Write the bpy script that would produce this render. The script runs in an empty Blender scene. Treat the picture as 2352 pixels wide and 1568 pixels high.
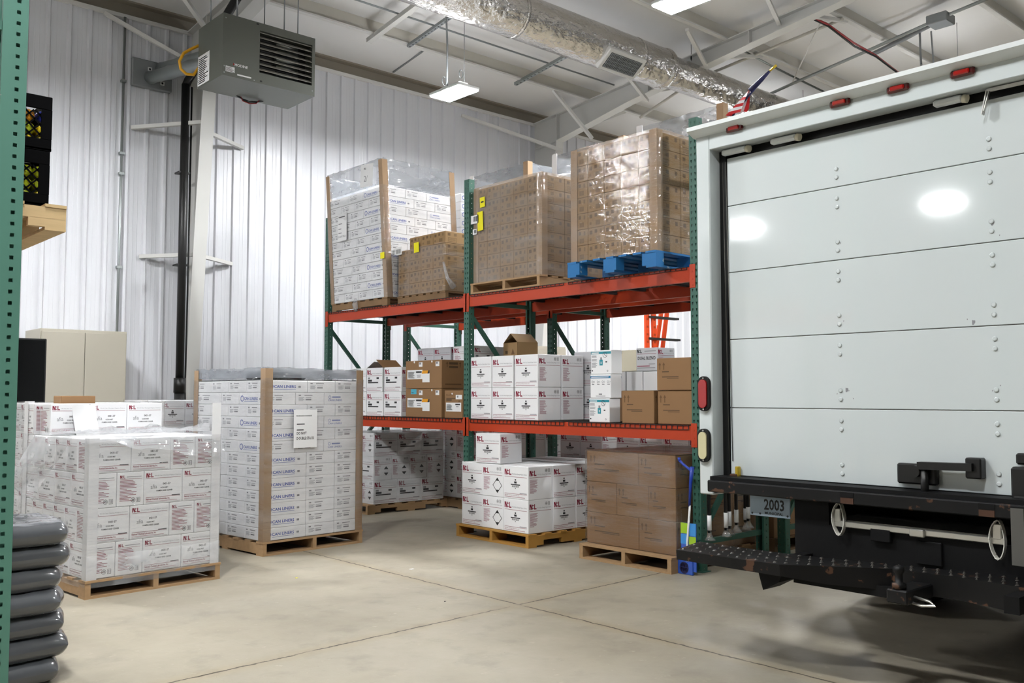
import bpy, bmesh, math, random
from mathutils import Vector, Matrix
random.seed(7)
R = math.radians
SC = bpy.context.scene
COL = SC.collection

# ---------------------------------------------------------------- camera, world, exposure
# world axes: X runs along the long ribbed wall, Y runs towards that wall, Z up; the camera stands at the origin
FPX, PITCH, TH, H = 2139.0, R(3.346), R(41.816), 1.34
cam_d = bpy.data.cameras.new('camera'); cam = bpy.data.objects.new('camera', cam_d); COL.objects.link(cam)
cam_d.sensor_width = 36.0; cam_d.lens = 36.0*FPX/2352.0; cam_d.clip_start = 0.05; cam_d.clip_end = 200
cam.location = (0, 0, H)
cam.rotation_euler = (math.pi/2+PITCH, 0, -TH)
SC.camera = cam
W = bpy.data.worlds.new('world'); SC.world = W; W.use_nodes = True
W.node_tree.nodes['Background'].inputs[0].default_value = (0.75, 0.82, 1.0, 1)
W.node_tree.nodes['Background'].inputs[1].default_value = 0.0
SC.view_settings.view_transform = 'Standard'; SC.view_settings.look = 'None'
SC.cycles.diffuse_bounces = 2; SC.cycles.transparent_max_bounces = 24
SC.view_settings.exposure = 0.0; SC.view_settings.gamma = 1.0
LAMP = 380.0         # emission of the high-bay diffusers

def ray(px, py):
    x = (px-1176)/FPX; yc = -(py-784)/FPX
    y = math.cos(PITCH)-yc*math.sin(PITCH); z = math.sin(PITCH)+yc*math.cos(PITCH)
    return (x*math.cos(TH)+y*math.sin(TH), -x*math.sin(TH)+y*math.cos(TH), z)
def onx(px, py, X):
    d = ray(px, py); t = X/d[0]; return (X, d[1]*t, H+d[2]*t)
def ony(px, py, Y):
    d = ray(px, py); t = Y/d[1]; return (d[0]*t, Y, H+d[2]*t)
def onz(px, py, z=0.0):
    d = ray(px, py); t = (z-H)/d[2]; return (d[0]*t, d[1]*t, z)
EAVE, YW, SLOPE = 6.22, 11.6, 1/12.0
def roof_z(Y, drop=0.0): return EAVE+(YW-Y)*SLOPE-drop
def onroof(px, py, drop=0.0):
    d = ray(px, py); t = (EAVE+YW*SLOPE-drop-H)/(d[2]+SLOPE*d[1]); return (d[0]*t, d[1]*t, H+d[2]*t)

# ---------------------------------------------------------------- materials
def C(h):
    h = h.lstrip('#'); v = [int(h[i:i+2], 16)/255 for i in (0, 2, 4)]
    return tuple(c/12.92 if c <= .04045 else ((c+.055)/1.055)**2.4 for c in v)+(1,)
M = {}
def mat(name, col, rough=.5, metal=0.0, var=0.0, vscale=3.0, bump=0.0, bscale=40.0, emit=0.0, spec=.5, stretch=None, coat=0.0, wear=None, bdist=.01):
    m = bpy.data.materials.new(name); m.use_nodes = True; nt = m.node_tree; b = nt.nodes['Principled BSDF']
    c = C(col) if isinstance(col, str) else col
    b.inputs['Base Color'].default_value = c; b.inputs['Roughness'].default_value = rough; b.inputs['Metallic'].default_value = metal
    b.inputs['Specular IOR Level'].default_value = spec; b.inputs['Coat Weight'].default_value = coat
    if emit:
        b.inputs['Emission Color'].default_value = c; b.inputs['Emission Strength'].default_value = emit
    if var or bump or wear:
        tc = nt.nodes.new('ShaderNodeTexCoord'); mp = nt.nodes.new('ShaderNodeMapping'); nt.links.new(tc.outputs['Object'], mp.inputs[0])
        if stretch: mp.inputs['Scale'].default_value = stretch
    if var:
        n = nt.nodes.new('ShaderNodeTexNoise'); n.inputs['Scale'].default_value = vscale; n.inputs['Detail'].default_value = 4
        nt.links.new(mp.outputs[0], n.inputs['Vector'])
        mx = nt.nodes.new('ShaderNodeMix'); mx.data_type = 'RGBA'
        mx.inputs[6].default_value = tuple(x*(1-var) for x in c[:3])+(1,); mx.inputs[7].default_value = tuple(min(1, x*(1+var)) for x in c[:3])+(1,)
        nt.links.new(n.outputs['Fac'], mx.inputs[0]); nt.links.new(mx.outputs[2], b.inputs['Base Color'])
        out = mx.outputs[2]
    if wear:      # (colour, scale, threshold): chips and scuffs of another colour
        n = nt.nodes.new('ShaderNodeTexNoise'); n.inputs['Scale'].default_value = wear[1]; n.inputs['Detail'].default_value = 6
        nt.links.new(mp.outputs[0], n.inputs['Vector'])
        r = nt.nodes.new('ShaderNodeMapRange'); r.inputs[1].default_value = wear[2]; r.inputs[2].default_value = wear[2]+.03
        nt.links.new(n.outputs['Fac'], r.inputs[0])
        mx = nt.nodes.new('ShaderNodeMix'); mx.data_type = 'RGBA'; mx.inputs[6].default_value = c; mx.inputs[7].default_value = C(wear[0])
        if var: nt.links.new(out, mx.inputs[6])
        nt.links.new(r.outputs[0], mx.inputs[0]); nt.links.new(mx.outputs[2], b.inputs['Base Color'])
    if bump:
        n = nt.nodes.new('ShaderNodeTexNoise'); n.inputs['Scale'].default_value = bscale; n.inputs['Detail'].default_value = 3
        nt.links.new(mp.outputs[0], n.inputs['Vector'])
        bp = nt.nodes.new('ShaderNodeBump'); bp.inputs['Strength'].default_value = bump; bp.inputs['Distance'].default_value = bdist
        nt.links.new(n.outputs['Fac'], bp.inputs['Height']); nt.links.new(bp.outputs[0], b.inputs['Normal'])
    M[name] = m; return m

def math_node(nt, op, a, b=None, c=None):
    n = nt.nodes.new('ShaderNodeMath'); n.operation = op
    for i, v in enumerate((a, b, c)):
        if v is None: continue
        if isinstance(v, (int, float)): n.inputs[i].default_value = v
        else: nt.links.new(v, n.inputs[i])
    return n.outputs[0]
def holes(name, col, axis, offs, pitch, hw, hh):
    """painted steel with rows of punched holes (really open) along local Z"""
    m = mat(name, col, .45, var=.06, vscale=4, wear=('#9aa09a', 30, .74)); nt = m.node_tree
    tc = nt.nodes.new('ShaderNodeTexCoord'); sp = nt.nodes.new('ShaderNodeSeparateXYZ'); nt.links.new(tc.outputs['Object'], sp.inputs[0])
    a, z = sp.outputs[axis], sp.outputs[2]
    zz = math_node(nt, 'SUBTRACT', math_node(nt, 'MODULO', math_node(nt, 'ADD', z, 10*pitch), pitch), pitch/2)
    inz = math_node(nt, 'LESS_THAN', math_node(nt, 'ABSOLUTE', zz), hh)
    tot = None
    # teardrop: narrower towards the bottom
    wid = math_node(nt, 'MULTIPLY_ADD', zz, hw*.55/hh, hw*.75)
    for o in offs:
        i = math_node(nt, 'MULTIPLY', math_node(nt, 'LESS_THAN', math_node(nt, 'ABSOLUTE', math_node(nt, 'SUBTRACT', a, o)), wid if len(offs) > 1 else hw), inz)
        tot = i if tot is None else math_node(nt, 'MAXIMUM', tot, i)
    ms = nt.nodes.new('ShaderNodeMixShader'); tr = nt.nodes.new('ShaderNodeBsdfTransparent')
    nt.links.new(tot, ms.inputs[0]); nt.links.new(nt.nodes['Principled BSDF'].outputs[0], ms.inputs[1]); nt.links.new(tr.outputs[0], ms.inputs[2])
    nt.links.new(ms.outputs[0], nt.nodes['Material Output'].inputs[0])

mat('white', '#e9e9ea', .55, var=.03, vscale=6)
mat('card_white', '#f2f2f3', .6, var=.03, vscale=5)
mat('maroon', '#8a1c38', .6); mat('maroon_pale', '#b9949d', .7); mat('ink', '#2a2a2c', .7); mat('ink_pale', '#8b8b8f', .7)
mat('blue_ink', '#3350a8', .6); mat('blue_pale', '#8c97c4', .6)
mat('card_brown', '#8f6c48', .75, var=.08, vscale=4); mat('mark_a', '#6a5236', .8); mat('mark_b', '#7a6142', .8); mat('card_tan', '#94764f', .75, var=.08, vscale=4); mat('card_dark', '#6b4f31', .8); mat('card_ink', '#5a4630', .8)
mat('card_edge', '#a68a6c', .75, var=.06, vscale=3)
mat('wood', '#a58560', .8, var=.22, vscale=5, stretch=(1, 6, 6)); mat('wood_pale', '#c9ad80', .8, var=.2, vscale=5, stretch=(1, 6, 6)); mat('wood_yellow', '#b3843c', .8, var=.2, vscale=5)
mat('wood_grey', '#85694a', .85, var=.25, vscale=6)
mat('pallet_blue', '#1a6ca8', .6, var=.15, vscale=8, wear=('#8fa9b8', 14, .66))
mat('orange', '#b6380a', .5, var=.07, vscale=3); mat('orange_dark', '#b03a10', .45)
GREEN = '#376254'
mat('green', GREEN, .45, var=.06, vscale=4)
holes('green_front', GREEN, 1, (-.019, .019), .0508, .0062, .0125)
holes('green_side', GREEN, 0, (0.0,), .0508, .0052, .0052)
GREEN2 = '#5a8c7c'
holes('green_side_pale', GREEN2, 0, (0.012,), .0508, .0085, .0085); mat('green_pale', GREEN2, .45, var=.06)
holes('green_front_pale', GREEN2, 1, (-.019, .019), .0508, .0062, .0125)
mat('wire', '#2b2726', .5, metal=.3)
mat('steel_white', '#dcdbd7', .5, var=.03); mat('steel_beige', '#cdc9bf', .55, var=.04); mat('steel_grey', '#8c9092', .45, metal=.4); mat('galv', '#9ea4a3', .38, metal=.85, var=.08, vscale=10)
mat('wall_white', '#e2e3e8', .33, var=.015, vscale=2, spec=.5)
mat('wall_far', '#77777a', .7); mat('trim_white', '#e4e3e0', .45); mat('eave_grey', '#8d8578', .6)
mat('insulation', '#efeeed', .42, var=.02, vscale=2, bump=.35, bscale=2.2)
mat('black', '#0b0b0c', .45); mat('black_gloss', '#030304', .15, spec=.3); mat('black_pipe', '#141414', .4); mat('rubber', '#141413', .8, var=.3, vscale=8)
mat('heater', '#5f625a', .45, metal=.15, var=.04); mat('heater_dark', '#191917', .6); mat('louver', '#8b897f', .32)
mat('foil', '#d2cfcb', .27, metal=1.0, var=.08, vscale=6, bump=1.0, bscale=13, stretch=(.6, 1, 1), bdist=.035)
mat('yellow', '#e0a417', .5); mat('note_yellow', '#f0e400', .6); mat('paper', '#eeeeee', .6)
mat('cabinet', '#b8b2a3', .45, var=.03, bump=.05, bscale=300); mat('cabinet_seam', '#5a564d', .6)
mat('truck_white', '#d0d7d7', .07, coat=.3, bump=.02, bscale=1.6); mat('truck_trim', '#e0e4e3', .3)
mat('truck_black', '#0b0b0c', .5, spec=.3, var=.4, vscale=6, wear=('#52392a', 15, .63)); mat('truck_deep', '#060607', .65, spec=.25)
mat('tread', '#4a4742', .35, var=.3, vscale=20, wear=('#8a7a5a', 9, .72))
mat('red_lens', '#a00d0a', .12, coat=.6); mat('red_dark', '#52090a', .2, coat=.5); mat('clear_lens', '#cfc79b', .15, coat=.6); mat('alu', '#c9c8c2', .3, metal=.9); mat('alu_dark', '#6e6c66', .45, metal=.6)
mat('strap', '#d8d6cc', .8, var=.05); mat('strap_grey', '#585652', .85, var=.1); mat('plate', '#a3b6c6', .4); mat('cabinet_painted_shade', '#3c3a37', .5); mat('rust', '#4a2f20', .85, var=.3, vscale=30)
mat('bag', '#56585c', .2, var=.25, vscale=3, coat=.6, bump=.5, bscale=7); mat('bag_pale', '#7c7a72', .35, var=.2, vscale=4, coat=.5)
mat('crate_black', '#050506', .85, spec=.05); mat('jug_yellow', '#f1d21a', .3); mat('jug_orange', '#f0a01c', .3); mat('jug_blue', '#1c2a9a', .3); mat('jug_lime', '#c6d22a', .3)
mat('teal', '#2a8f9f', .6); mat('teal_blue', '#2273a0', .6); mat('cyan_note', '#4fb0c8', .6); mat('amber', '#eaa21c', .6)
mat('ladder_orange', '#e8501e', .45); mat('navy', '#1c1c4c', .6); mat('flag_red', '#c51a22', .7); mat('flag_white', '#efeff2', .7); mat('gold', '#d8b83c', .35, metal=.6)
mat('tool_blue', '#1f3fa8', .35); mat('tool_white', '#e8e8e8', .4); mat('pack_blue', '#2a56b8', .35, coat=.5); mat('pack_sky', '#3c8fd6', .35); mat('pack_lime', '#9bc22a', .4); mat('pack_yellow', '#ffe414', .5)
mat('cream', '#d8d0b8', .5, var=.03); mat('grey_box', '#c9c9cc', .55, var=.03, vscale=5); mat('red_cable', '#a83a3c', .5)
mat('lamp_on', (.97, .985, 1.0, 1), .5, emit=LAMP); mat('ceiling_fill_glow', (.97, .985, 1.0, 1), .5, emit=LAMP*.16); mat('lamp_body', '#d8dad8', .4)

def film(name, lo, hi, tint, rough, bsc, bst, st, gl=.10, bd=.012):
    """clear stretch film: mostly see-through, faintly milky where it is doubled, sharp glints on its puckers"""
    m = bpy.data.materials.new(name); m.use_nodes = True; nt = m.node_tree; nt.nodes.remove(nt.nodes['Principled BSDF'])
    tc = nt.nodes.new('ShaderNodeTexCoord'); mp = nt.nodes.new('ShaderNodeMapping'); mp.inputs['Scale'].default_value = st; mp.inputs['Rotation'].default_value = (R(9), R(-11), 0)
    nt.links.new(tc.outputs['Object'], mp.inputs[0])
    def noise(s, d, r):
        n = nt.nodes.new('ShaderNodeTexNoise'); n.inputs['Scale'].default_value = s; n.inputs['Detail'].default_value = d; n.inputs['Roughness'].default_value = r
        nt.links.new(mp.outputs[0], n.inputs['Vector']); return n.outputs['Fac']
    hgt = math_node(nt, 'ADD', noise(bsc, 3, .55), math_node(nt, 'MULTIPLY', noise(bsc*.35, 2, .5), 1.5))
    bp = nt.nodes.new('ShaderNodeBump'); bp.inputs['Strength'].default_value = bst; bp.inputs['Distance'].default_value = bd
    nt.links.new(hgt, bp.inputs['Height'])
    r = nt.nodes.new('ShaderNodeMapRange'); r.inputs[1].default_value = .42; r.inputs[2].default_value = .68; r.inputs[3].default_value = lo; r.inputs[4].default_value = hi
    nt.links.new(noise(2.0, 4, .6), r.inputs[0])
    df = nt.nodes.new('ShaderNodeBsdfDiffuse'); df.inputs[0].default_value = C(tint); g = nt.nodes.new('ShaderNodeBsdfGlossy'); g.inputs['Roughness'].default_value = rough
    nt.links.new(bp.outputs[0], g.inputs['Normal'])
    tr = nt.nodes.new('ShaderNodeBsdfTransparent'); m1 = nt.nodes.new('ShaderNodeMixShader'); m2 = nt.nodes.new('ShaderNodeMixShader')
    nt.links.new(r.outputs[0], m1.inputs[0]); nt.links.new(tr.outputs[0], m1.inputs[1]); nt.links.new(df.outputs[0], m1.inputs[2])
    fr = nt.nodes.new('ShaderNodeFresnel'); fr.inputs[0].default_value = 1.4
    nt.links.new(math_node(nt, 'MULTIPLY_ADD', fr.outputs[0], .35, gl*.55), m2.inputs[0]); nt.links.new(m1.outputs[0], m2.inputs[1]); nt.links.new(g.outputs[0], m2.inputs[2])
    nt.links.new(m2.outputs[0], nt.nodes['Material Output'].inputs[0]); M[name] = m
film('film', .0, .14, '#dfe3ea', .07, 9, 1.0, (1, 1, 5), .15, .0065)
film('film_milky', .08, .30, '#c4c2c0', .08, 8, .9, (1, 1, 5), .14, .006)
film('film_cap', .50, .78, '#8f949b', .13, 8, .9, (1, 1, 3))
film('film_loose', .10, .45, '#e6e9ee', .10, 6, 1.0, (1, 1, 1), .12, .03)

def floor_material():
    m = bpy.data.materials.new('concrete'); m.use_nodes = True; nt = m.node_tree; b = nt.nodes['Principled BSDF']
    b.inputs['Roughness'].default_value = .5; b.inputs['Specular IOR Level'].default_value = .35
    tc = nt.nodes.new('ShaderNodeTexCoord'); sp = nt.nodes.new('ShaderNodeSeparateXYZ'); nt.links.new(tc.outputs['Object'], sp.inputs[0])
    def noise(s, d=5, r=.6):
        n = nt.nodes.new('ShaderNodeTexNoise'); n.inputs['Scale'].default_value = s; n.inputs['Detail'].default_value = d; n.inputs['Roughness'].default_value = r
        nt.links.new(tc.outputs['Object'], n.inputs['Vector']); return n.outputs['Fac']
    def rng(v, a, c, x=0, y=1):
        r = nt.nodes.new('ShaderNodeMapRange'); r.inputs[1].default_value = a; r.inputs[2].default_value = c; r.inputs[3].default_value = x; r.inputs[4].default_value = y
        nt.links.new(v, r.inputs[0]); return r.outputs[0]
    def mix(f, a, c):
        x = nt.nodes.new('ShaderNodeMix'); x.data_type = 'RGBA'
        for i, v in ((0, f), (6, a), (7, c)):
            if isinstance(v, (tuple, float, int)): x.inputs[i].default_value = v
            else: nt.links.new(v, x.inputs[i])
        return x.outputs[2]
    c = mix(rng(noise(1.1, 8), .3, .7), C('#958d7d'), C('#aea694'))
    c = mix(rng(noise(3.7, 8), .53, .7, 0, .5), c, C('#847d70'))
    c = mix(rng(noise(.55, 4), .54, .72, 0, .5), c, C('#78746c'))
    c = mix(rng(noise(16, 6), .62, .74, 0, .5), c, C('#bfb7a6'))
    c = mix(rng(noise(60, 2), .72, .78, 0, .6), c, C('#6f6758'))
    wob = math_node(nt, 'MULTIPLY', math_node(nt, 'SUBTRACT', noise(9, 6, .7), .5), .05)
    d1 = math_node(nt, 'ABSOLUTE', math_node(nt, 'ADD', math_node(nt, 'SUBTRACT', math_node(nt, 'MULTIPLY_ADD', sp.outputs[0], .052, 4.29), sp.outputs[1]), wob))
    d2 = math_node(nt, 'ABSOLUTE', math_node(nt, 'ADD', math_node(nt, 'SUBTRACT', sp.outputs[0], 4.09), wob))
    d = math_node(nt, 'MINIMUM', d1, d2)
    c = mix(rng(d, .03, .10, .25, 0), c, C('#a08d68'))
    c = mix(math_node(nt, 'MULTIPLY', rng(d, .004, .010, .95, 0), rng(noise(2.3), .36, .46)), c, C('#3a3226'))
    nt.links.new(c, b.inputs['Base Color'])
    bp = nt.nodes.new('ShaderNodeBump'); bp.inputs['Strength'].default_value = .12; bp.inputs['Distance'].default_value = .01
    nt.links.new(noise(14, 6), bp.inputs['Height']); nt.links.new(bp.outputs[0], b.inputs['Normal'])
    nt.links.new(rng(noise(2, 5), .3, .7, .38, .6), b.inputs['Roughness']); M['concrete'] = m
floor_material()

# ---------------------------------------------------------------- mesh helpers
_txt = {}
def text_geo(s, bold):
    k = (s, bold)
    if k not in _txt:
        cu = bpy.data.curves.new('t', 'FONT'); cu.body = s; cu.resolution_u = 2 if len(s) < 12 else 1; cu.size = 1.0; cu.offset = .022 if bold else 0.0
        cu.fill_mode = 'FRONT'
        o = bpy.data.objects.new('t', cu); COL.objects.link(o); bpy.context.view_layer.update()
        me = bpy.data.meshes.new_from_object(o.evaluated_get(bpy.context.evaluated_depsgraph_get()))
        vs = [(v.co.x, v.co.y) for v in me.vertices]; fs = [tuple(p.vertices) for p in me.polygons]
        x0 = min(v[0] for v in vs); x1 = max(v[0] for v in vs); y1 = .72
        vs = [((x-x0)/y1, y/y1) for x, y in vs]
        fixed = []
        for f in fs:
            a, b, c = (vs[i] for i in f[:3])
            fixed.append(f if (b[0]-a[0])*(c[1]-a[1])-(b[1]-a[1])*(c[0]-a[0]) >= 0 else tuple(reversed(f)))
        _txt[k] = (vs, fixed, (x1-x0)/y1)
        bpy.data.objects.remove(o); bpy.data.curves.remove(cu); bpy.data.meshes.remove(me)
    return _txt[k]

class MB:
    def __init__(self): self.v = []; self.f = []; self.m = []; self.sm = []
    def add(self, vs, fs, m, smooth=False):
        n = len(self.v); self.v += [tuple(p) for p in vs]
        for f in fs: self.f.append(tuple(i+n for i in f)); self.m.append(m); self.sm.append(smooth)
        return self
    def box(self, x0, x1, y0, y1, z0, z1, m, bev=0.0, mx=None):
        if x1 < x0: x0, x1 = x1, x0
        if y1 < y0: y0, y1 = y1, y0
        if z1 < z0: z0, z1 = z1, z0
        if bev:
            bm = bmesh.new(); bmesh.ops.create_cube(bm, size=1)
            for v in bm.verts: v.co = Vector(((x0+x1)/2+v.co.x*(x1-x0), (y0+y1)/2+v.co.y*(y1-y0), (z0+z1)/2+v.co.z*(z1-z0)))
            bmesh.ops.bevel(bm, geom=bm.edges[:], offset=bev, segments=1, affect='EDGES', profile=.6)
            bm.verts.index_update(); vs = [v.co.copy() for v in bm.verts]; fs = [[v.index for v in f.verts] for f in bm.faces]; bm.free()
        else:
            vs = [Vector(p) for p in ((x0, y0, z0), (x1, y0, z0), (x1, y1, z0), (x0, y1, z0), (x0, y0, z1), (x1, y0, z1), (x1, y1, z1), (x0, y1, z1))]
            fs = [(3, 2, 1, 0), (4, 5, 6, 7), (0, 1, 5, 4), (1, 2, 6, 5), (2, 3, 7, 6), (3, 0, 4, 7)]
        if mx is not None: vs = [mx @ v for v in vs]
        return self.add(vs, fs, m)
    def bar(self, a, b, w, h, m, up=(0, 0, 1)):
        a, b = Vector(a), Vector(b); d = (b-a); L = d.length; d.normalize()
        s = d.cross(Vector(up))
        if s.length < 1e-4: s = d.cross(Vector((1, 0, 0)))
        s.normalize(); u = s.cross(d)
        vs = [p+s*(i*w/2)+u*(j*h/2) for p in (a, b) for i, j in ((-1, -1), (1, -1), (1, 1), (-1, 1))]
        return self.add(vs, [(3, 2, 1, 0), (4, 5, 6, 7), (0, 1, 5, 4), (1, 2, 6, 5), (2, 3, 7, 6), (3, 0, 4, 7)], m)
    def tube(self, pts, r, m, n=10, caps=True, rad=None):
        pts = [Vector(p) for p in pts]; k = len(pts); base = len(self.v); prev = None; vs = []
        for i, p in enumerate(pts):
            d = (pts[min(i+1, k-1)]-pts[max(i-1, 0)]).normalized()
            if prev is None:
                s = d.cross(Vector((0, 0, 1)))
                if s.length < 1e-3: s = d.cross(Vector((1, 0, 0)))
            else: s = prev-d*prev.dot(d)
            s.normalize(); prev = s; u = d.cross(s); rr = rad[i] if rad else r
            for j in range(n):
                a = 2*math.pi*j/n; vs.append(p+s*(math.cos(a)*rr)+u*(math.sin(a)*rr))
        fs = [(i*n+j, i*n+(j+1) % n, (i+1)*n+(j+1) % n, (i+1)*n+j) for i in range(k-1) for j in range(n)]
        self.add(vs, fs, m, True)
        if caps:
            b = len(self.v)-k*n
            self.f.append(tuple(b+j for j in reversed(range(n)))); self.m.append(m); self.sm.append(False)
            self.f.append(tuple(b+(k-1)*n+j for j in range(n))); self.m.append(m); self.sm.append(False)
        return self
    def prism(self, poly, a, b, m, axis='x'):
        """extrude polygon (p,q) between a and b along axis"""
        def P(p, q, t): return {'x': (t, p, q), 'y': (p, t, q), 'z': (p, q, t)}[axis]
        n = len(poly); vs = [P(p, q, a) for p, q in poly]+[P(p, q, b) for p, q in poly]
        fs = [tuple(range(n)), tuple(reversed(range(n, 2*n)))]+[(i, i+n, (i+1) % n+n, (i+1) % n) for i in range(n)]
        return self.add(vs, fs, m)
    def build(self, name, parent=None, loc=(0, 0, 0), rz=0.0, fix=False):
        me = bpy.data.meshes.new(name); me.from_pydata(self.v, [], self.f)
        names = []
        for x in self.m:
            if x not in names: names.append(x)
        for x in names: me.materials.append(M[x])
        ix = {x: i for i, x in enumerate(names)}
        me.polygons.foreach_set('material_index', [ix[x] for x in self.m]); me.polygons.foreach_set('use_smooth', self.sm)
        if fix:
            bm = bmesh.new(); bm.from_mesh(me); bmesh.ops.recalc_face_normals(bm, faces=bm.faces); bm.to_mesh(me); bm.free()
        me.update()
        o = bpy.data.objects.new(name, me); COL.objects.link(o); o.location = loc; o.rotation_euler = (0, 0, rz)
        if parent is not None: o.parent = parent
        return o

def tag(o, label, cat, group=None, kind=None):
    o['label'] = label; o['category'] = cat
    if group: o['group'] = group
    if kind: o['kind'] = kind
    return o
def struct(o): o['kind'] = 'structure'; return o
def thing(name, label, cat, loc=(0, 0, 0), rz=0.0, group=None):
    o = bpy.data.objects.new(name, None); o.empty_display_size = .1; COL.objects.link(o); o.location = loc; o.rotation_euler = (0, 0, rz)
    return tag(o, label, cat, group)
def dup_tree(o, loc=None, rz=None, parent=None):
    c = o.copy(); COL.objects.link(c)
    if parent is not None: c.parent = parent
    if loc is not None: c.location = loc
    if rz is not None: c.rotation_euler = (0, 0, rz)
    for ch in list(o.children): dup_tree(ch, parent=c)
    return c
def LAY(i): return 'lowest layer' if i == 0 else ORD[i]+' layer up'
ORD = 'bottom second third fourth fifth sixth seventh eighth ninth tenth eleventh twelfth thirteenth fourteenth fifteenth'.split()
NTH = 'first second third fourth fifth sixth seventh eighth ninth tenth'.split()

class Face:
    """draws print on one face of a carton; u to the viewer's right, v up, metres"""
    def __init__(self, mb, dx, dy, dz, f): self.mb = mb; self.f = f; self.d = (dx, dy, dz); self.w = dy if f in 'FB' else dx; self.h = dz if f != 'T' else dy; self.e = .0008
    def P(self, u, v, e=None):
        dx, dy, dz = self.d; e = self.e if e is None else e
        return {'F': (-dx/2-e, dy/2-u, v), 'B': (dx/2+e, -dy/2+u, v), 'S': (-dx/2+u, -dy/2-e, v), 'N': (dx/2-u, dy/2+e, v), 'T': (-dx/2+u, -dy/2+v, dz+e)}[self.f]
    def poly(self, pts, m, e=None): self.mb.add([self.P(u, v, e) for u, v in pts], [tuple(range(len(pts)))], m)
    def rect(self, u, v, w, h, m, e=None): self.poly([(u, v), (u+w, v), (u+w, v+h), (u, v+h)], m, e)
    def text(self, u, v, size, s, m, bold=False, w=None, e=None, tilt=0):
        vs, fs, L = text_geo(s, bold); k = (w/L/size) if w else 1.0; c, t = math.cos(tilt), math.sin(tilt)
        self.mb.add([self.P(u+(x*size*k)*c-y*size*t, v+y*size*c+x*size*k*t, e) for x, y in vs], fs, m); return L*size*k
    def ring(self, u, v, r1, r2, m, n=16, e=None):
        o = [(u+math.cos(2*math.pi*i/n)*r1, v+math.sin(2*math.pi*i/n)*r1) for i in range(n)]; q = [(u+math.cos(2*math.pi*i/n)*r2, v+math.sin(2*math.pi*i/n)*r2) for i in range(n)]
        for i in range(n): j = (i+1) % n; self.poly([o[i], o[j], q[j], q[i]], m, e)
    def lines(self, u, v, w, h, n, m, ragged=.5):
        """a block of unreadably small print, as fine bars"""
        rg = random.Random(int(u*1000+v*777+n)); s = h/n
        for i in range(n): self.rect(u, v+h-(i+1)*s, w*(1-ragged*rg.random()), s*.55, m)
    def logo(self, u, v, h, m='maroon'):
        """heavy N with a slanted cut, small crescent c and an L"""
        w = h*.72
        self.poly([(u, v), (u+w*.34, v), (u+w*.34, v+h), (u, v+h)], m)
        self.poly([(u+w*.34, v+h*.62), (u+w*.34, v+h), (u+w*.5, v+h), (u+w*1.05, v), (u+w*.62, v)], m)
        self.poly([(u+w*.74, v+h*.72), (u+w*.9, v+h*.45), (u+w, v+h*.6), (u+w, v+h), (u+w*.74, v+h)], m)
        n = 10; cx, cy = u+w*1.22, v+h*.48
        a0 = R(50)
        for i in range(n):
            a, b = a0+i*(R(260)/n), a0+(i+1)*(R(260)/n)
            self.poly([(cx+math.cos(a)*h*.18, cy+math.sin(a)*h*.22), (cx+math.cos(b)*h*.18, cy+math.sin(b)*h*.22), (cx+math.cos(b)*h*.33, cy+math.sin(b)*h*.38), (cx+math.cos(a)*h*.33, cy+math.sin(a)*h*.38)][::-1], m)
        x = u+w*1.62
        self.poly([(x, v+h*.18), (x+h*.2, v+h*.18), (x+h*.2, v+h), (x, v+h)], m)
        self.poly([(x, v), (x+h*.6, v), (x+h*.6, v+h*.22), (x, v+h*.22)], m)
        return w*1.62+h*.6
    def icons(self, u, v, s):
        self.ring(u, v+s/2, s*.5, s*.42, 'ink'); self.ring(u, v+s/2, s*.26, s*.12, 'ink', 9)
        x = u+s*.75
        for a, b, c, d in ((0, 0, s*.8, s*.06), (0, s*.94, s*.8, s*.06), (0, 0, s*.06, s), (s*.74, 0, s*.06, s), (s*.2, s*.15, s*.1, s*.7), (s*.5, s*.15, s*.1, s*.7)): self.rect(x+a, v+b, c, d, 'ink')

# ================================================================ the building
XA, XB, YF = -13.0, 27.0, -10.0
mb = MB(); mb.add([(XA, YF, 0), (XB, YF, 0), (XB, YW+.3, 0), (XA, YW+.3, 0)], [(0, 1, 2, 3)], 'concrete')
struct(mb.build('floor'))
# ribbed liner panels, one rib every 23 cm
RIB, X0 = .2336, 6.81
prof = []
k = int((XA-X0)/RIB)-1
while X0+k*RIB < XB:
    x = X0+k*RIB
    prof += [(x-.030, 0), (x-.016, -.026), (x+.016, -.026), (x+.030, 0), (x+.085, 0), (x+.092, -.002), (x+.100, 0), (x+.135, 0), (x+.142, -.002), (x+.150, 0)]; k += 1
mb = MB(); n = len(prof); TRIM = 6.03
mb.add([(x, YW+d, z) for z in (0, TRIM+.02) for x, d in prof], [(i, i+1, n+i+1, n+i) for i in range(n-1)], 'wall_white')
struct(mb.build('wall_back'))
mb = MB(); mb.box(XA, XB, YW-.045, YW+.06, TRIM-.035, TRIM+.012, 'trim_white'); struct(mb.build('trim_1'))
mb = MB(); mb.prism([(YW+.02, TRIM), (YW+.06, TRIM), (YW+.06, EAVE+.05), (YW-.08, EAVE-.0), (YW-.08, EAVE-.03), (YW+.02, EAVE-.03)], XA, XB, 'eave_grey', 'x'); struct(mb.build('eave_beam', fix=True))
mb = MB(); mb.box(XA, XB, YF-.1, YF, 0, 8.2, 'wall_far'); struct(mb.build('wall_front'))
mb = MB(); mb.box(XA-.1, XA, YF, YW+.3, 0, 8.2, 'wall_far'); struct(mb.build('wall_left'))
mb = MB(); mb.box(XB, XB+.1, YF, YW+.3, 0, 8.2, 'wall_far'); struct(mb.build('wall_right'))
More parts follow.
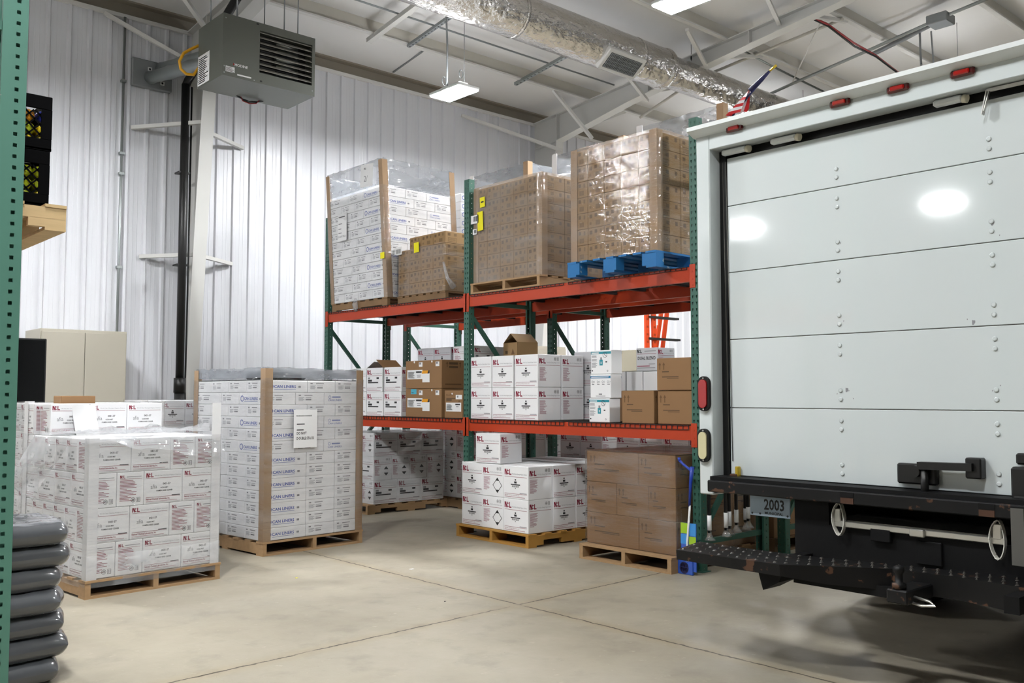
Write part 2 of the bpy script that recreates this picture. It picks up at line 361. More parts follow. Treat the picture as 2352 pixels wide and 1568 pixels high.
# roof insulation bellying slightly between the purlins
PY = [YW-1.32-1.34*i for i in range(16)]
ys = []; edges = [YW+.1]+PY+[YF-.1]
for a, b in zip(edges, edges[1:]):
    for j in range(6): t = j/6; ys.append((a+(b-a)*t, -.035*math.sin(math.pi*t)))
ys.append((YF-.1, 0)); xs = [XA+(XB-XA)*i/40 for i in range(41)]
mb = MB(); n = len(xs)
mb.add([(x, y, roof_z(y)+d) for y, d in ys for x in xs], [(i*n+j, (i+1)*n+j, (i+1)*n+j+1, i*n+j+1) for i in range(len(ys)-1) for j in range(n-1)], 'insulation', True)
struct(mb.build('ceiling'))
for y in PY:
    mb = MB(); z = roof_z(y)
    mb.box(XA, XB, y-.003, y+.003, z-.2, z+.0, 'steel_beige'); mb.box(XA, XB, y-.065, y+.003, z-.206, z-.2, 'steel_white'); mb.box(XA, XB, y+.003, y+.065, z-.012, z-.006, 'steel_beige'); mb.box(XA, XB, y-.068, y-.062, z-.206, z-.185, 'steel_white')
    struct(mb.build('roof_beam'))
# portal frames: tapered column and rafter in one welded piece
def frame(X):
    inner = [(11.55, 0), (10.98, 5.62), (9.4, 5.905), (8.1, 6.075), (5.77, 6.36), (YF, 6.36+(5.77-YF)*.0833)]
    mb = MB()
    outer = [(11.59, 0), (11.59, roof_z(11.59, .2)), (YF, roof_z(YF, .2))]
    mb.prism(inner+outer[::-1], X-.006, X+.006, 'steel_white', 'x')
    for a, b in zip(inner, inner[1:]): mb.bar((X, a[0], a[1]), (X, b[0], b[1]), .17, .014, 'steel_white', up=(0, -1, .2))
    mb.bar((X, 11.55, roof_z(11.55, .205)), (X, YF, roof_z(YF, .205)), .17, .014, 'steel_white')
    for y, z0 in ((10.98, 5.62), (9.0, 5.96), (7.2, 6.19), (5.0, 6.45), (2.5, 6.65)): mb.box(X-.08, X+.08, y-.006, y+.006, z0, roof_z(y, .2), 'steel_white')
    mb.bar((X, 11.5, 5.58), (X, 10.98, 5.62), .15, .012, 'steel_white')
    return struct(mb.build('column', fix=True))
FX = (-7.4, -1.3, 4.8, 10.9, 17.0, 23.1)
for X in FX: frame(X)
def brace(a, b, w=.05): mb = MB(); mb.bar(a, b, w, w*.9, 'steel_white'); return struct(mb.build('brace_beam'))
CI = lambda z: 11.55-.1014*z
for p, q in (((302, 293), (462, 290)), ((557, 340), (492, 296)), ((320, 589), (440, 590)), ((531, 606), (446, 591))):
    a = ony(*p, YW-.03); zc = 0
    b = onx(*q, 4.8); b = (4.8+(.07 if p[0] > q[0] else -.07), CI(b[2])+.02, b[2]); brace(a, b)
brace(ony(240, 30, YW-.03), (4.73, 11.03, 5.38)); brace(ony(424, -4, 10.28), (4.74, 10.75, 5.66))
for X, p, q in ((10.28, (1270, 205), (1360, 318)), (11.5, (1060, 265), (1290, 345)), (8.94, (1440, 172), (1487, 232)), (7.6, (1578, 68), (1621, 150)), (6.26, (1755, -20), (1790, 55))):
    a = ony(*p, X); b = onx(*q, 10.84); brace(a, b)
for (y, z0) in ((10.28, 5.76), (8.94, 5.97), (7.6, 6.13), (6.26, 6.3)): brace((11.75, y, roof_z(y, .2)), (10.97, y, z0+.02))

# ---------------------------------------------------------------- services under the roof
def conduit(name, pts, r, m, label, cat, n=8):
    mb = MB(); mb.tube(pts, r, m, n); return tag(mb.build(name), label, cat)
def on_purlin(p, drop=.235): return onroof(*p, drop)
for (p, q, w, m, drop, lab) in (
    ((847, 94), (962, 8), .075, 'steel_white', .225, 'white steel strut under the roof purlin, nearest the hanging heater'),
    ((938, 106), (1042, 33), .05, 'steel_grey', .225, 'dark grey slotted strut under the roof above the lit hanging lamp'),
    ((1184, 193), (1303, 127), .055, 'galv', .225, 'grey perforated strut under the roof below the foil duct'),
    ((903, 166), (972, 117), .022, 'steel_grey', .04, 'thin dark rail lying against the roof insulation beside the lit lamp')):
    mb = MB(); a, b = onroof(*p, drop), onroof(*q, drop); mb.bar(a, b, w, w*.8, m)
    if 'perforated' in lab or 'slotted' in lab:
        for i in range(14): t = (i+.5)/14; c = [a[j]+(b[j]-a[j])*t for j in range(3)]; mb.box(c[0]-.008, c[0]+.008, c[1]-.014, c[1]+.014, c[2]-w*.4-.002, c[2]-w*.4+.001, 'black')
    tag(mb.build('ceiling_strut'), lab, 'strut')
yc = 9.66; conduit('conduit', [(1.0, yc, H+.5056*yc), (1.118*yc, yc, H+.5056*yc)], .013, 'steel_grey', 'thin straight conduit running under the struts between lamp and foil duct', 'conduit')
conduit('conduit', [(q[0], q[1], min(q[2], roof_z(q[1], .24))) for q in (onx(*p, 11.55) for p in ((1470, 270), (1552, 214), (1621, 170), (1800, 67), (1935, -10)))], .022, 'steel_beige', 'pale conduit running up the roof just past the big white rafter', 'conduit')
conduit('conduit', [onroof(*p, .26) for p in ((1748, 225), (1825, 190), (1985, 120), (2168, 38), (2290, -12))], .024, 'galv', 'grey metal conduit crossing the purlins above the truck roof', 'conduit')
conduit('conduit', [onroof(*p, .24) for p in ((2005, 124), (2085, 85), (2155, 48))], .035, 'steel_grey', 'thick dark conduit length ending at the junction box above the truck', 'conduit')
mb = MB(); p = onroof(2160, 46, .27); mb.box(p[0]-.14, p[0]+.14, p[1]-.14, p[1]+.14, p[2]-.07, p[2]+.06, 'steel_grey', .01); tag(mb.build('junction_box'), 'grey metal junction box on the conduit above the truck', 'junction box')
conduit('conduit', [onroof(1700, 113, .215), onroof(1775, 153, .215), onroof(1895, 212, .215)], .016, 'galv', 'galvanised conduit clipped along the purlin behind the flag', 'conduit')
conduit('drop_cable', [onroof(2113, 76, .25), onroof(2114, 120, .25+.5), onroof(2116, 150, .25+.9)], .014, 'steel_grey', 'grey cable dropping from the conduit to behind the truck roof', 'cable')
mb = MB(); mb.tube([onroof(*p, .34+d) for p, d in (((1866, 40), -.06), ((1900, 55), .03), ((1960, 98), .1), ((2010, 126), .02), ((2065, 168), .05))], .014, 'red_cable', 7)
c2 = MB(); c2.tube([onroof(*p, .36+d) for p, d in (((1868, 44), -.06), ((1902, 60), .03), ((1962, 106), .1), ((2012, 130), .02), ((2068, 172), .05))], .014, 'black', 7)
cb = tag(mb.build('hanging_cable'), 'red and black cable pair sagging between purlins above the truck', 'cable'); c2.build('black_cable', cb)
conduit('tie_rod', [onroof(1891, 37, .25), onroof(1821, 187, .25)], .011, 'steel_white', 'thin white bracing rod slanting under the roof behind the flag', 'rod')

# foil-wrapped duct: one wider run, a coupling, a narrower run
DY, DZ = 8.2, 5.945
duct = thing('air_duct', 'shiny foil-wrapped round air duct hung under the roof', 'duct', (9.9, DY, DZ))
def wavy(x0, x1, r, seg, seed):
    rg = random.Random(seed); mb = MB(); n = 40; k = int((x1-x0)/seg)+1; vs = []
    for i in range(k+1):
        x = x0+(x1-x0)*i/k
        for j in range(n): a = 2*math.pi*j/n; rr = r*(1+.012*(rg.random()-.5)); vs.append((x, rr*math.cos(a), rr*math.sin(a)))
    fs = [(i*n+j, (i+1)*n+j, (i+1)*n+(j+1) % n, i*n+(j+1) % n) for i in range(k) for j in range(n)]
    mb.add(vs, fs, 'foil', True); return mb
wavy(-9, .28, .275, .08, 1).build('wide_duct', duct); wavy(.28, 13, .225, .08, 2).build('narrow_duct', duct)
mb = MB(); mb.tube([(.2, 0, 0), (.27, 0, 0), (.3, 0, 0), (.36, 0, 0)], .285, 'foil', 40, rad=[.28, .29, .28, .235]); mb.build('coupling', duct)
for x in (-4.6, -2.55, -.4): mb = MB(); mb.tube([(x, 0, 0), (x+.05, 0, 0)], .28, 'foil', 40); mb.build('duct_clamp', duct)
g = MB(); mx = Matrix.Translation((-.78, 0, 0)) @ Matrix.Rotation(R(-38), 4, 'X')
g.box(-.36, .36, -.16, .16, -.31, -.24, 'steel_white', .01, mx); gr = g.build('air_grille', duct)
g = MB()
g.box(-.3, .3, -.11, .11, -.316, -.309, 'heater_dark', 0, mx)
for i in range(22): x = -.29+i*.58/21; g.box(x-.004, x+.004, -.11, .11, -.326, -.31, 'steel_grey', 0, mx)
for j in range(5): y = -.1+j*.05; g.box(-.3, .3, y-.003, y+.003, -.324, -.312, 'steel_grey', 0, mx)
g.build('grille_bars', gr)
for x in (-5.1, -2.2, .95, 4):
    w = MB(); w.tube([(x, .0, .28), (x, 0, .72)], .004, 'black', 6); w.tube([(x, 0, .3), (x, 0, .36)], .012, 'black', 6); w.build('hanger_wire', duct)

# high-bay lamps
def lamp(x, y, z, label):
    t = thing('high_bay_lamp', label, 'lamp', (x, y, z), 0, 'high-bay lamps under the roof')
    b = MB(); b.box(-.17, .17, -.3, .3, .012, .05, 'lamp_body', .008); b.box(-.07, .07, -.2, .2, .05, .11, 'lamp_body', .01); b.build('lamp_body', t)
    u_ = MB(); u_.box(-.12, -.08, -.27, .27, .05, .056, 'ceiling_fill_glow'); u_.box(.08, .12, -.27, .27, .05, .056, 'ceiling_fill_glow'); u_.build('ceiling_fill_strip', t)  # glowing top strips added to brighten the ceiling
    d = MB(); d.box(-.155, .155, -.285, .285, 0, .014, 'lamp_on'); d.build('diffuser', t)
    top = roof_z(y)-z
    c = MB(); c.tube([(0, .14, .1), (0, .14, top*.5), (-.02, .16, top)], .012, 'steel_grey', 8); c.build('power_cord', t)
    w = MB(); w.tube([(0, -.2, .1), (0, -.2, top)], .004, 'steel_grey', 6)
    for yy in (-.14, .2): w.tube([(math.cos(a)*.03, yy, .22+math.sin(a)*.055) for a in [i*math.pi/6 for i in range(13)]], .006, 'steel_grey', 6, caps=False)
    w.build('hanger_wire', t); return t
lamp(7.08, 9.0, 5.10, 'lit white high-bay lamp hanging before the ribbed wall')
lamp(7.46, 5.72, 5.33, 'lit high-bay lamp cut by the top edge above the duct and rafter')
for x, y, z in ((.98, 9.0, 5.1), (1.1, 4.4, 5.35), (-6.5, 10.45, 4.6), (-8.9, 7.6, 5.0), (13.3, 9.0, 5.1), (13.5, 5.7, 5.35), (.2, .8, 5.6), (7.3, .8, 5.6), (13.4, .8, 5.6)):
    lamp(x, y, z, 'high-bay lamp out of view under the warehouse roof')

# ---------------------------------------------------------------- unit heater
HX0, HX1, HY0, HY1, HZ0, HZ1 = 4.14, 5.235, 9.2, 9.82, 4.715, 5.385
ht = thing('unit_heater', 'grey-green gas unit heater hanging beside the white column', 'heater', (HX0, HY0, HZ0))
w, d, h = HX1-HX0, HY1-HY0, HZ1-HZ0
mb = MB(); gx0, gx1, gz0, gz1 = .42, w-.035, .12, h-.085
mb.box(0, gx0, 0, d, 0, h, 'heater'); mb.box(gx1, w, 0, d, 0, h, 'heater'); mb.box(gx0, gx1, 0, d, 0, gz0, 'heater'); mb.box(gx0, gx1, 0, d, gz1, h, 'heater'); mb.box(gx0, gx1, .16, d, gz0, gz1, 'heater_dark')
for u, v in ((.02, .03), (.02, .1), (.36, .02), (w-.03, .06), (.03, h-.05)): mb.box(u-.006, u+.006, -.003, 0, v-.006, v+.006, 'galv')
for u in (.39, .44): mb.box(u-.012, u+.012, -.004, 0, .02 if u > .4 else h-.03, .035 if u > .4 else h-.015, 'black')
fc = Face(mb, w, d, h, 'S'); fc.P = lambda u, v, e=None: (u, -.003, v)
fc.text(.135, .125, .028, 'MODINE', 'paper', True); fc.poly([(.118, .125), (.135, .14), (.118, .152)], 'red_lens'); fc.rect(.035, .045, .1, .06, 'paper'); fc.lines(.04, .05, .09, .05, 5, 'red_dark'); fc.rect(.165, .028, .16, .016, 'paper')
mb.build('casing', ht)
for i in range(8):
    z = gz0+.028+i*(gz1-gz0-.03)/7.4
    l = MB(); l.add([(gx0+.004, .004, z), (gx1-.004, .004, z), (gx1-.004, .05, z+.034), (gx0+.004, .05, z+.034), (gx0+.004, .004, z+.007), (gx1-.004, .004, z+.007), (gx1-.004, .05, z+.041), (gx0+.004, .05, z+.041)], [(3, 2, 1, 0), (4, 5, 6, 7), (0, 1, 5, 4), (1, 2, 6, 5), (2, 3, 7, 6), (3, 0, 4, 7)], 'louver'); l.build('louver', ht)
mb = MB()
for i in range(5): z = gz0+.08+i*.085; mb.tube([(gx0+.25, .13, z), (gx1-.12, .13, z)], .03, 'galv', 10)
mb.build('heat_tubes', ht)
mb = MB(); f2 = Face(mb, w, d, h, 'F'); f2.P = lambda u, v, e=None: (-.003, d-u, v)
f2.rect(.0, .02, .3, .33, 'paper'); f2.lines(.02, .04, .26, .29, 14, 'ink_pale'); mb.build('label_sheet', ht)
for x, y in ((.08, .5), (.2, .1), (.52, .1), (.76, .1), (.93, .1)):
    r_ = MB(); r_.tube([(x, y, h-.002), (x, y, roof_z(HY0+y)-HZ0)], .007, 'steel_grey', 6); r_.build('hanging_rod', ht)
mb = MB()
for k, s in enumerate((0, .03, .05)): mb.tube([(.42+s, .55, 0), (.5, .56, -.02-s*.4), (.58, .56, -.03-s*.5), (.66, .55, -.02-s*.4), (.74-s, .54, 0)], .006, 'black' if k < 2 else 'red_cable', 6)
mb.build('loose_wires', ht)
# flue pipes and wall plate
mb = MB(); a, b = ony(302, 135, YW-.05), ony(392, 215, YW-.05); mb.box(a[0], b[0], YW-.09, YW-.02, b[2], a[2]+.02, 'steel_grey', .01)
for u, v in ((.43, .72), (.75, .28)): x = a[0]+(b[0]-a[0])*u; z = b[2]+(a[2]-b[2])*v; mb.box(x-.025, x+.025, YW-.094, YW-.088, z-.025, z+.025, 'paper'); mb.box(x-.012, x+.012, YW-.097, YW-.09, z-.012, z+.012, 'black')
tag(mb.build('flue_plate'), 'grey sheet metal plate on the wall where the heater flues exit', 'vent plate')
for p, q, s in (((346, 178), (470, 146), 0), ((372, 158), (480, 122), .0)):
    a = ony(*p, YW-.0955); b = (HX0+.12+(.14 if s else 0), HY1+.003, HZ0+.33) if q[1] > 130 else (HX0+.3, HY1+.003, HZ0+.5)
    m_ = MB(); pts = [tuple(a[i]+(b[i]-a[i])*t for i in range(3)) for t in [j/14 for j in range(15)]]
    m_.tube(pts, .075, 'galv', 18, rad=[.075 if j % 5 else .083 for j in range(15)])
    tag(m_.build('flue_pipe'), 'lower galvanised flue pipe from heater to wall plate' if q[1] > 130 else 'upper galvanised flue pipe partly behind the other one', 'pipe')
pts = [(HX0+.02, HY1+.012, HZ0+.5)]+[ony(*p, HY1+.06) for p in ((440, 112), (422, 122), (412, 140), (415, 158), (428, 170), (445, 172))]+[(HX0+.02, HY1+.012, HZ0+.26)]
mb = MB(); mb.tube(pts, .016, 'yellow', 10); tag(mb.build('gas_hose'), 'yellow flexible gas hose looping at the side of the heater', 'hose')
# black pipe up the wall
x0 = ony(412, 900, 11.2)[0]
pp = thing('gas_pipe', 'black pipe rising up the wall beside the column to the roof', 'pipe', (x0, 11.2, 0))
zt = ony(431, 195, 11.2)[2]; e1 = onroof(545, -5, .5)
mb = MB(); mb.tube([(0, 0, 0), (0, 0, 1.45)], .062, 'black_pipe', 14); mb.tube([(0, 0, 1.42), (0, 0, zt)], .05, 'black_pipe', 14); mb.tube([(0, 0, zt-.02), (.02, -.02, zt+.05), (e1[0]-x0, e1[1]-11.2, e1[2])], .05, 'black_pipe', 14); mb.build('pipe_run', pp)
mb = MB(); mb.tube([(0, 0, 1.38), (0, 0, 1.56)], .07, 'black_pipe', 16); mb.build('coupling', pp)
mb = MB(); mb.tube([(.1, .04, 1.0), (.085, .04, 1.4), (.1, .05, 3), (.1, .05, zt)], .012, 'black_pipe', 8); mb.build('thin_pipe', pp)
for z in (2.95, 4.1): mb = MB(); mb.box(-.07, .07, -.02, .12, z-.01, z+.01, 'black_pipe'); mb.build('pipe_clip', pp)
a, b = ony(287, 60, YW-.05), ony(270, 750, YW-.05)
cd = thing('conduit', 'galvanised electrical conduit running straight up the ribbed wall', 'conduit', (a[0], YW-.05, 0))
mb = MB(); mb.tube([(-.01, 0, 0.0), (-.005, 0, 3.0), (0, 0, 6.0)], .016, 'galv', 10); mb.build('conduit_run', cd)
for z in (2.9, 4.05, 4.3, 5.2): mb = MB(); mb.box(-.03, .03, -.02, .035, z-.015, z+.015, 'galv'); mb.build('conduit_clip', cd)

# ---------------------------------------------------------------- beige cabinets, television
def cabinet(name, x0, x1, y0, y1, z1, label, m='cabinet'):
    t = thing(name, label, 'cabinet', (x0, y0, 0)); w, d = x1-x0, y1-y0
    b = MB(); b.box(0, w, .02, d, 0, z1, m, .004); b.build('cabinet_body', t)
    for i in (0, 1):
        dm = MB(); dm.box(.012+i*(w/2-.009), w/2-.003+i*(w/2-.009), 0, .02, .08, z1-.03, m, .003); dr = dm.build('door', t)
        hm = MB(); x = w/2-.05 if i == 0 else w/2+.05; hm.box(x-.01, x+.01, -.03, 0, z1*.45, z1*.45+.12, 'alu', .004); hm.build('handle', dr)
    return t
a, b = ony(94, 750, 10.9), ony(293, 760, 10.9)
cabinet('storage_cabinet', a[0], b[0], 10.9, 11.5, 2.075, 'tall beige double-door steel cabinet against the wall behind the black television')
# black glossy television standing on a white cupboard
a, b = ony(28, 775, 9.4), ony(108, 775, 9.4)
zt, zb = a[2], ony(108, 971, 9.4)[2]
tv = thing('television', 'black glossy flat television standing in front of the beige cabinet', 'television', (a[0], 9.4, zb))
L = 1.35
mb = MB(); mb.box(b[0]-a[0]-L, b[0]-a[0], 0, .05, 0, zt-zb, 'black', .006); mb.build('television_case', tv)
mb = MB(); mb.box(b[0]-a[0]-L+.015, b[0]-a[0]-.015, -.003, 0, .02, zt-zb-.015, 'black_gloss'); mb.build('screen', tv)
cb = thing('low_cabinet', 'white low cupboard carrying the black television', 'cabinet', (b[0]-L, 9.25, 0))
mb = MB(); mb.box(0, L*.62, .02, .5, 0, zb, 'white', .006); mb.build('cabinet_body', cb)
for i in (0, 1): mb = MB(); mb.box(.01+i*L*.31, L*.31-.005+i*L*.31, 0, .02, .04, zb-.02, 'white', .003); mb.build('door', cb)

# ================================================================ pallet racking
ZT, ZL = 2.345, 1.109          # top of the upper and lower beams
PYS = (4.42, 7.232, 9.94)      # centres of the uprights along the row
def post_mb(h, flip, mf, ms, dep=.07):
    """open C-channel upright, front face towards local -X (or +X when flipped)"""
    s = -1 if flip else 1; a, d, t, l = .039, dep/2, .0025, .02
    out = [(-d, -a), (-d, a), (d, a), (d, a-l), (d-t, a-l), (d-t, a-t), (-d+t, a-t), (-d+t, -a+t), (d-t, -a+t), (d-t, -a+l), (d, -a+l), (d, -a)]
    out = [(x*s, y) for x, y in out]; n = len(out); mb = MB()
    vs = [(x, y, 0) for x, y in out]+[(x, y, h) for x, y in out]
    for i in range(n):
        j = (i+1) % n; p, q = out[i], out[j]
        front = abs(p[0]-q[0]) < 1e-6 and abs(p[1]-q[1]) > .05
        side = abs(p[1]-q[1]) < 1e-6 and abs(p[0]-q[0]) > .04
        m = mf if front else ms if side else ('green' if 'pale' not in mf else 'green_pale')
        mb.add([vs[i], vs[j], vs[n+j], vs[n+i]], [(0, 1, 2, 3)] if not flip else [(3, 2, 1, 0)], m)
    mb.box(-d-.02, d+.02, -a-.02, a+.02, 0, .006, 'green' if 'pale' not in mf else 'green_pale'); return mb
def rack(X, label, depth=.914, h=3.52, decks=True):
    t = thing('pallet_rack', label, 'pallet rack', (X, 7.18, 0)); oy = 7.18
    for y in PYS:
        for fl, x in ((False, .035), (True, depth-.035)): post_mb(h, fl, 'green_front', 'green_side').build('upright_post', t, (x, y-oy, 0))
        for z in (.22, 1.2, 2.275, 3.2): b = MB(); b.bar((.06, y-oy, z), (depth-.06, y-oy, z), .03, .04, 'green'); b.build('frame_strut', t)
        for z0, z1 in ((.28, 1.15), (2.15, 1.25), (2.25, 3.15)): b = MB(); b.bar((.06, y-oy, z0), (depth-.06, y-oy, z1), .03, .04, 'green'); b.build('frame_brace', t)
    for ya, yb in zip(PYS, PYS[1:]):
        ya, yb = ya-oy+.04, yb-oy-.04
        for z in (ZT, ZL):
            for s, x in ((1, 0), (-1, depth)):
                b = MB()
                b.prism([(x+s*.006, z-.113), (x+s*.006, z), (x+s*.032, z), (x+s*.032, z-.022), (x+s*.05, z-.022), (x+s*.05, z-.113)], ya, yb, 'orange', 'y')
                o = MB.build(b, 'beam', t, fix=True)
                for y0, y1 in ((ya-.052, ya+.004), (yb-.004, yb+.052)):
                    p = MB(); p.box(x-s*.006, x-s*.0005, y0, y1, z-.165, z+.02, 'orange', .002)
                    for zz in (.03, .09, .14): p.box(x-s*.0075, x-s*.006, (y0+y1)/2-.006, (y0+y1)/2+.006, z-zz-.012, z-zz, 'orange_dark')
                    p.build('end_plate', o)
            if decks:
                w2 = (yb-ya)/2
                for i in (0, 1):
                    y0, y1 = ya+i*w2+.03, ya+(i+1)*w2-.03; d = MB(); lip = .03 if z < 2 else .016; r = .0024; zz = z+.0026
                    n = 24
                    for k in range(n+1):
                        y = y0+(y1-y0)*k/n
                        d.box(-.004, depth+.004, y-r, y+r, zz-r, zz+r, 'wire'); d.box(-.004, .001, y-r, y+r, z-lip, zz, 'wire'); d.box(depth-.001, depth+.004, y-r, y+r, z-lip, zz, 'wire')
                    for x in [-.002, .05]+[.05+.103*j for j in range(1, 8)]+[depth-.05, depth+.002]: d.box(x-r, x+r, y0, y1, zz-r, zz+r, 'wire')
                    for x in (-.002, depth+.002): d.box(x-r, x+r, y0, y1, z-lip-.002, z-lip+.002, 'wire')
                    for y in (y0+.15, (y0+y1)/2, y1-.15): d.box(.052, depth-.052, y-.02, y+.02, z-.03, z-.001, 'wire')
                    d.build('wire_deck', t)
    return t
XR, XR2 = 5.856, 7.02
rk = rack(XR, 'green and orange pallet rack row nearest the camera, loaded on three levels')
rack(XR2, 'second green and orange rack row standing back to back behind the loaded one')
hr = MB(); hr.box(.15, .95, PYS[0]-7.18-.075, PYS[0]-7.18-.055, 1.42, 1.46, 'green'); hr.box(.2, .24, PYS[0]-7.18-.06, PYS[0]-7.18-.03, 1.40, 1.48, 'green'); hr.box(.15, .95, PYS[0]-7.18-.132, PYS[0]-7.18-.118, 1.42, 1.46, 'green'); hr.box(.5, .53, PYS[0]-7.18-.13, PYS[0]-7.18-.06, 1.43, 1.45, 'green'); hr.box(.935, .95, PYS[0]-7.18-.13, PYS[0]-7.18-.03, 1.43, 1.45, 'green'); hr.build('hook_rail', rk)
# rack at the left edge of the aisle, only its end frame in view
t = thing('pallet_rack', 'pale green rack end frame close to the camera with square punched holes', 'pallet rack', (1.125, 4.56, 0))
post_mb(4.6, True, 'green_front_pale', 'green_side_pale', .105).build('upright_post', t, (-.052, .039, 0))
post_mb(4.6, False, 'green_front_pale', 'green_side_pale', .105).build('upright_post', t, (-.98, .039, 0))
zz = ony(8, 56, 4.56)[2]
for z in (.3, 1.4, zz, 4.1): b = MB(); b.bar((-.1, .03, z), (-.93, .03, z), .03, .04, 'green_pale'); b.build('frame_strut', t)
for z0, z1 in ((.35, 1.35),): b = MB(); b.bar((-.1, .03, z0), (-.93, .03, z1), .03, .04, 'green_pale'); b.build('frame_brace', t)
post_mb(4.6, True, 'green_front_pale', 'green_side_pale', .105).build('upright_post', t, (-.052, 2.82, 0))
post_mb(4.6, False, 'green_front_pale', 'green_side_pale', .105).build('upright_post', t, (-.98, 2.82, 0))
LP = ony(100, 527, 5.05)[2]          # underside of the pallet on this rack's shelf
for x in (-.06, -.98):
    for z in (LP-.004,): b = MB(); b.box(x-.02, x+.02, .08, 2.78, z-.11, z, 'orange'); b.build('beam', t)

# ================================================================ pallets
def pallet_mb(wx, wy, h=.128, m='wood', stringers='y', notch=False, seed=0, block=False):
    """deck boards run across the stringers; stringers run along x or y; origin at base centre"""
    rg = random.Random(seed); mb = MB(); L, Wd = (wy, wx) if stringers == 'y' else (wx, wy)
    bt = .016; hs = h-2*bt
    def put(a0, a1, b0, b1, z0, z1, mm):      # a along stringer, b across
        if stringers == 'y': mb.box(b0, b1, a0, a1, z0, z1, mm)
        else: mb.box(a0, a1, b0, b1, z0, z1, mm)
    for s in (-1, 0, 1):
        b = s*(Wd/2-.02)
        if block:
            for a in (-1, 0, 1): put(a*(L/2-.07)-.07, a*(L/2-.07)+.07, b-.05-s*.03, b+.05-s*.03, bt, h-bt, m)
        elif notch:
            nl = .23; c1, c2 = -L*.26, L*.26
            put(-L/2, L/2, b-.019, b+.019, bt+.042, h-bt, m)
            for a0, a1 in ((-L/2, c1-nl/2), (c1+nl/2, c2-nl/2), (c2+nl/2, L/2)): put(a0, a1, b-.019, b+.019, bt, bt+.043, m)
        else: put(-L/2, L/2, b-.019, b+.019, bt, h-bt, m)
    n = 7
    for i in range(n):
        a = -L/2+.05+(L-.1)*i/(n-1); w = .045 if 0 < i < n-1 else .055
        put(a-w+rg.uniform(0, .006), a+w-rg.uniform(0, .006), -Wd/2-rg.uniform(0, .006), Wd/2+rg.uniform(0, .006), h-bt, h, m)
    for i in (0, 2, 4): a = -L/2+.05+(L-.1)*i/4; put(a-.05, a+.05, -Wd/2, Wd/2, 0, bt, m)
    return mb
def pallet(cx, cy, z, wx, wy, label, rz=0.0, **k): return tag(pallet_mb(wx, wy, **k).build('pallet', None, (cx, cy, z), rz), label, 'pallet')

# ================================================================ the truck
TX, TY = 4.36, 2.06
tr = thing('box_truck', 'white box truck parked with its closed roll-up rear door to the camera', 'truck', (TX, TY, 0))
def tpart(mb, name, parent=None, fix=False):
    if parent is None: return mb.build(name, tr, (-TX, -TY, 0), fix=fix)
    return mb.build(name, parent, (0, 0, 0), fix=fix)
YL, YR = 3.27, .85; DYL, DYR = 3.176, .944; ZH = 2.751
mb = MB(); mb.box(4.62, 8.7, YR+.01, YL-.01, .86, 2.86, 'truck_white', .02); mb.box(4.47, 4.62, YR+.01, YR+.05, .86, 2.86, 'truck_white'); mb.box(4.47, 4.62, YL-.05, YL-.01, .86, 2.86, 'truck_white'); mb.box(4.47, 4.62, YR+.05, YL-.05, 2.80, 2.86, 'truck_white')
body = tpart(mb, 'cargo_body')
mb = MB()
mb.box(4.36, 4.47, DYL, YL, .785, 2.86, 'truck_white', .006); mb.box(4.36, 4.47, YR, DYR, .785, 2.86, 'truck_white', .006)
mb.box(4.36, 4.47, DYR, DYL, ZH, 2.86, 'truck_white', .003)
mb.prism([(4.29, 2.885), (4.29, 2.862), (4.355, 2.835), (4.36, 2.835), (4.50, 2.835), (4.50, 2.89)], YR-.012, YL+.012, 'truck_trim', 'y')
fr = tpart(mb, 'rear_frame', fix=True)
mb = MB(); mb.box(4.455, 4.5, DYL-.045, DYL-.002, .88, ZH, 'black'); mb.box(4.455, 4.5, DYR+.002, DYR+.045, .88, ZH, 'black'); mb.box(4.5, 4.52, DYR, DYL, .87, 2.79, 'black')
tpart(mb, 'door_seal')
# roll-up door: hinged flat panels with rivet rows
DX = 4.46
seams = [onx(*p, DX)[2] for p in ((1661, 936), (1661, 780.7), (1660, 628), (1656, 477))]
zs = [.893]+seams+[onx(1660, 366, DX)[2]]
mb = MB(); y0, y1 = DYR+.05, DYL-.05
for a, b in zip(zs, zs[1:]): mb.box(DX, DX+.03, y0, y1, a+.0018, b-.0018, 'truck_white', .0025)
mb.box(DX+.012, DX+.03, y0+.005, y1-.005, zs[0], zs[-1], 'alu_dark')
for px in (1932, 2290):
    yy = onx(px, 935, DX)[1]
    for z in seams+[zs[0]+.0]:
        for d in (-.105, -.06, .05, .095):
            if z+d > zs[0]+.02: mb.tube([(DX+.001, yy, z+d), (DX-.004, yy, z+d), (DX-.006, yy, z+d)], .011, 'truck_white', 12, rad=[.012, .0115, .007])
for px, py in ((1925, 560), (1931, 558), (1927, 726), (1938, 737), (1945, 895), (1950, 897), (1923, 904), (1960, 915), (2236, 740), (2222, 733), (2296, 540), (2280, 897), (2298, 885), (2280, 512)):
    y, z = onx(px, py, DX)[1:]; s = .013 if (px, py) in ((1945, 895), (2236, 740), (2280, 512)) else .004
    mb.add([(DX-.0006, y+s*math.cos(a)*.7*(.7+.5*((i*7) % 3)/2), z+s*math.sin(a)*(.7+.5*((i*5) % 3)/2)) for i, a in enumerate([-j*math.pi/4 for j in range(8)])], [tuple(range(8))], 'ink_pale')
door = tpart(mb, 'roll_up_door')
mb = MB(); y = onx(1672, 700, DX)[1]
for dy in (0, -.022): mb.tube([(DX-.006, y+dy, zs[0]+.08), (DX-.006, y+dy+.02, zs[-1]-.02)], .0022, 'alu_dark', 6)
tpart(mb, 'door_cable')
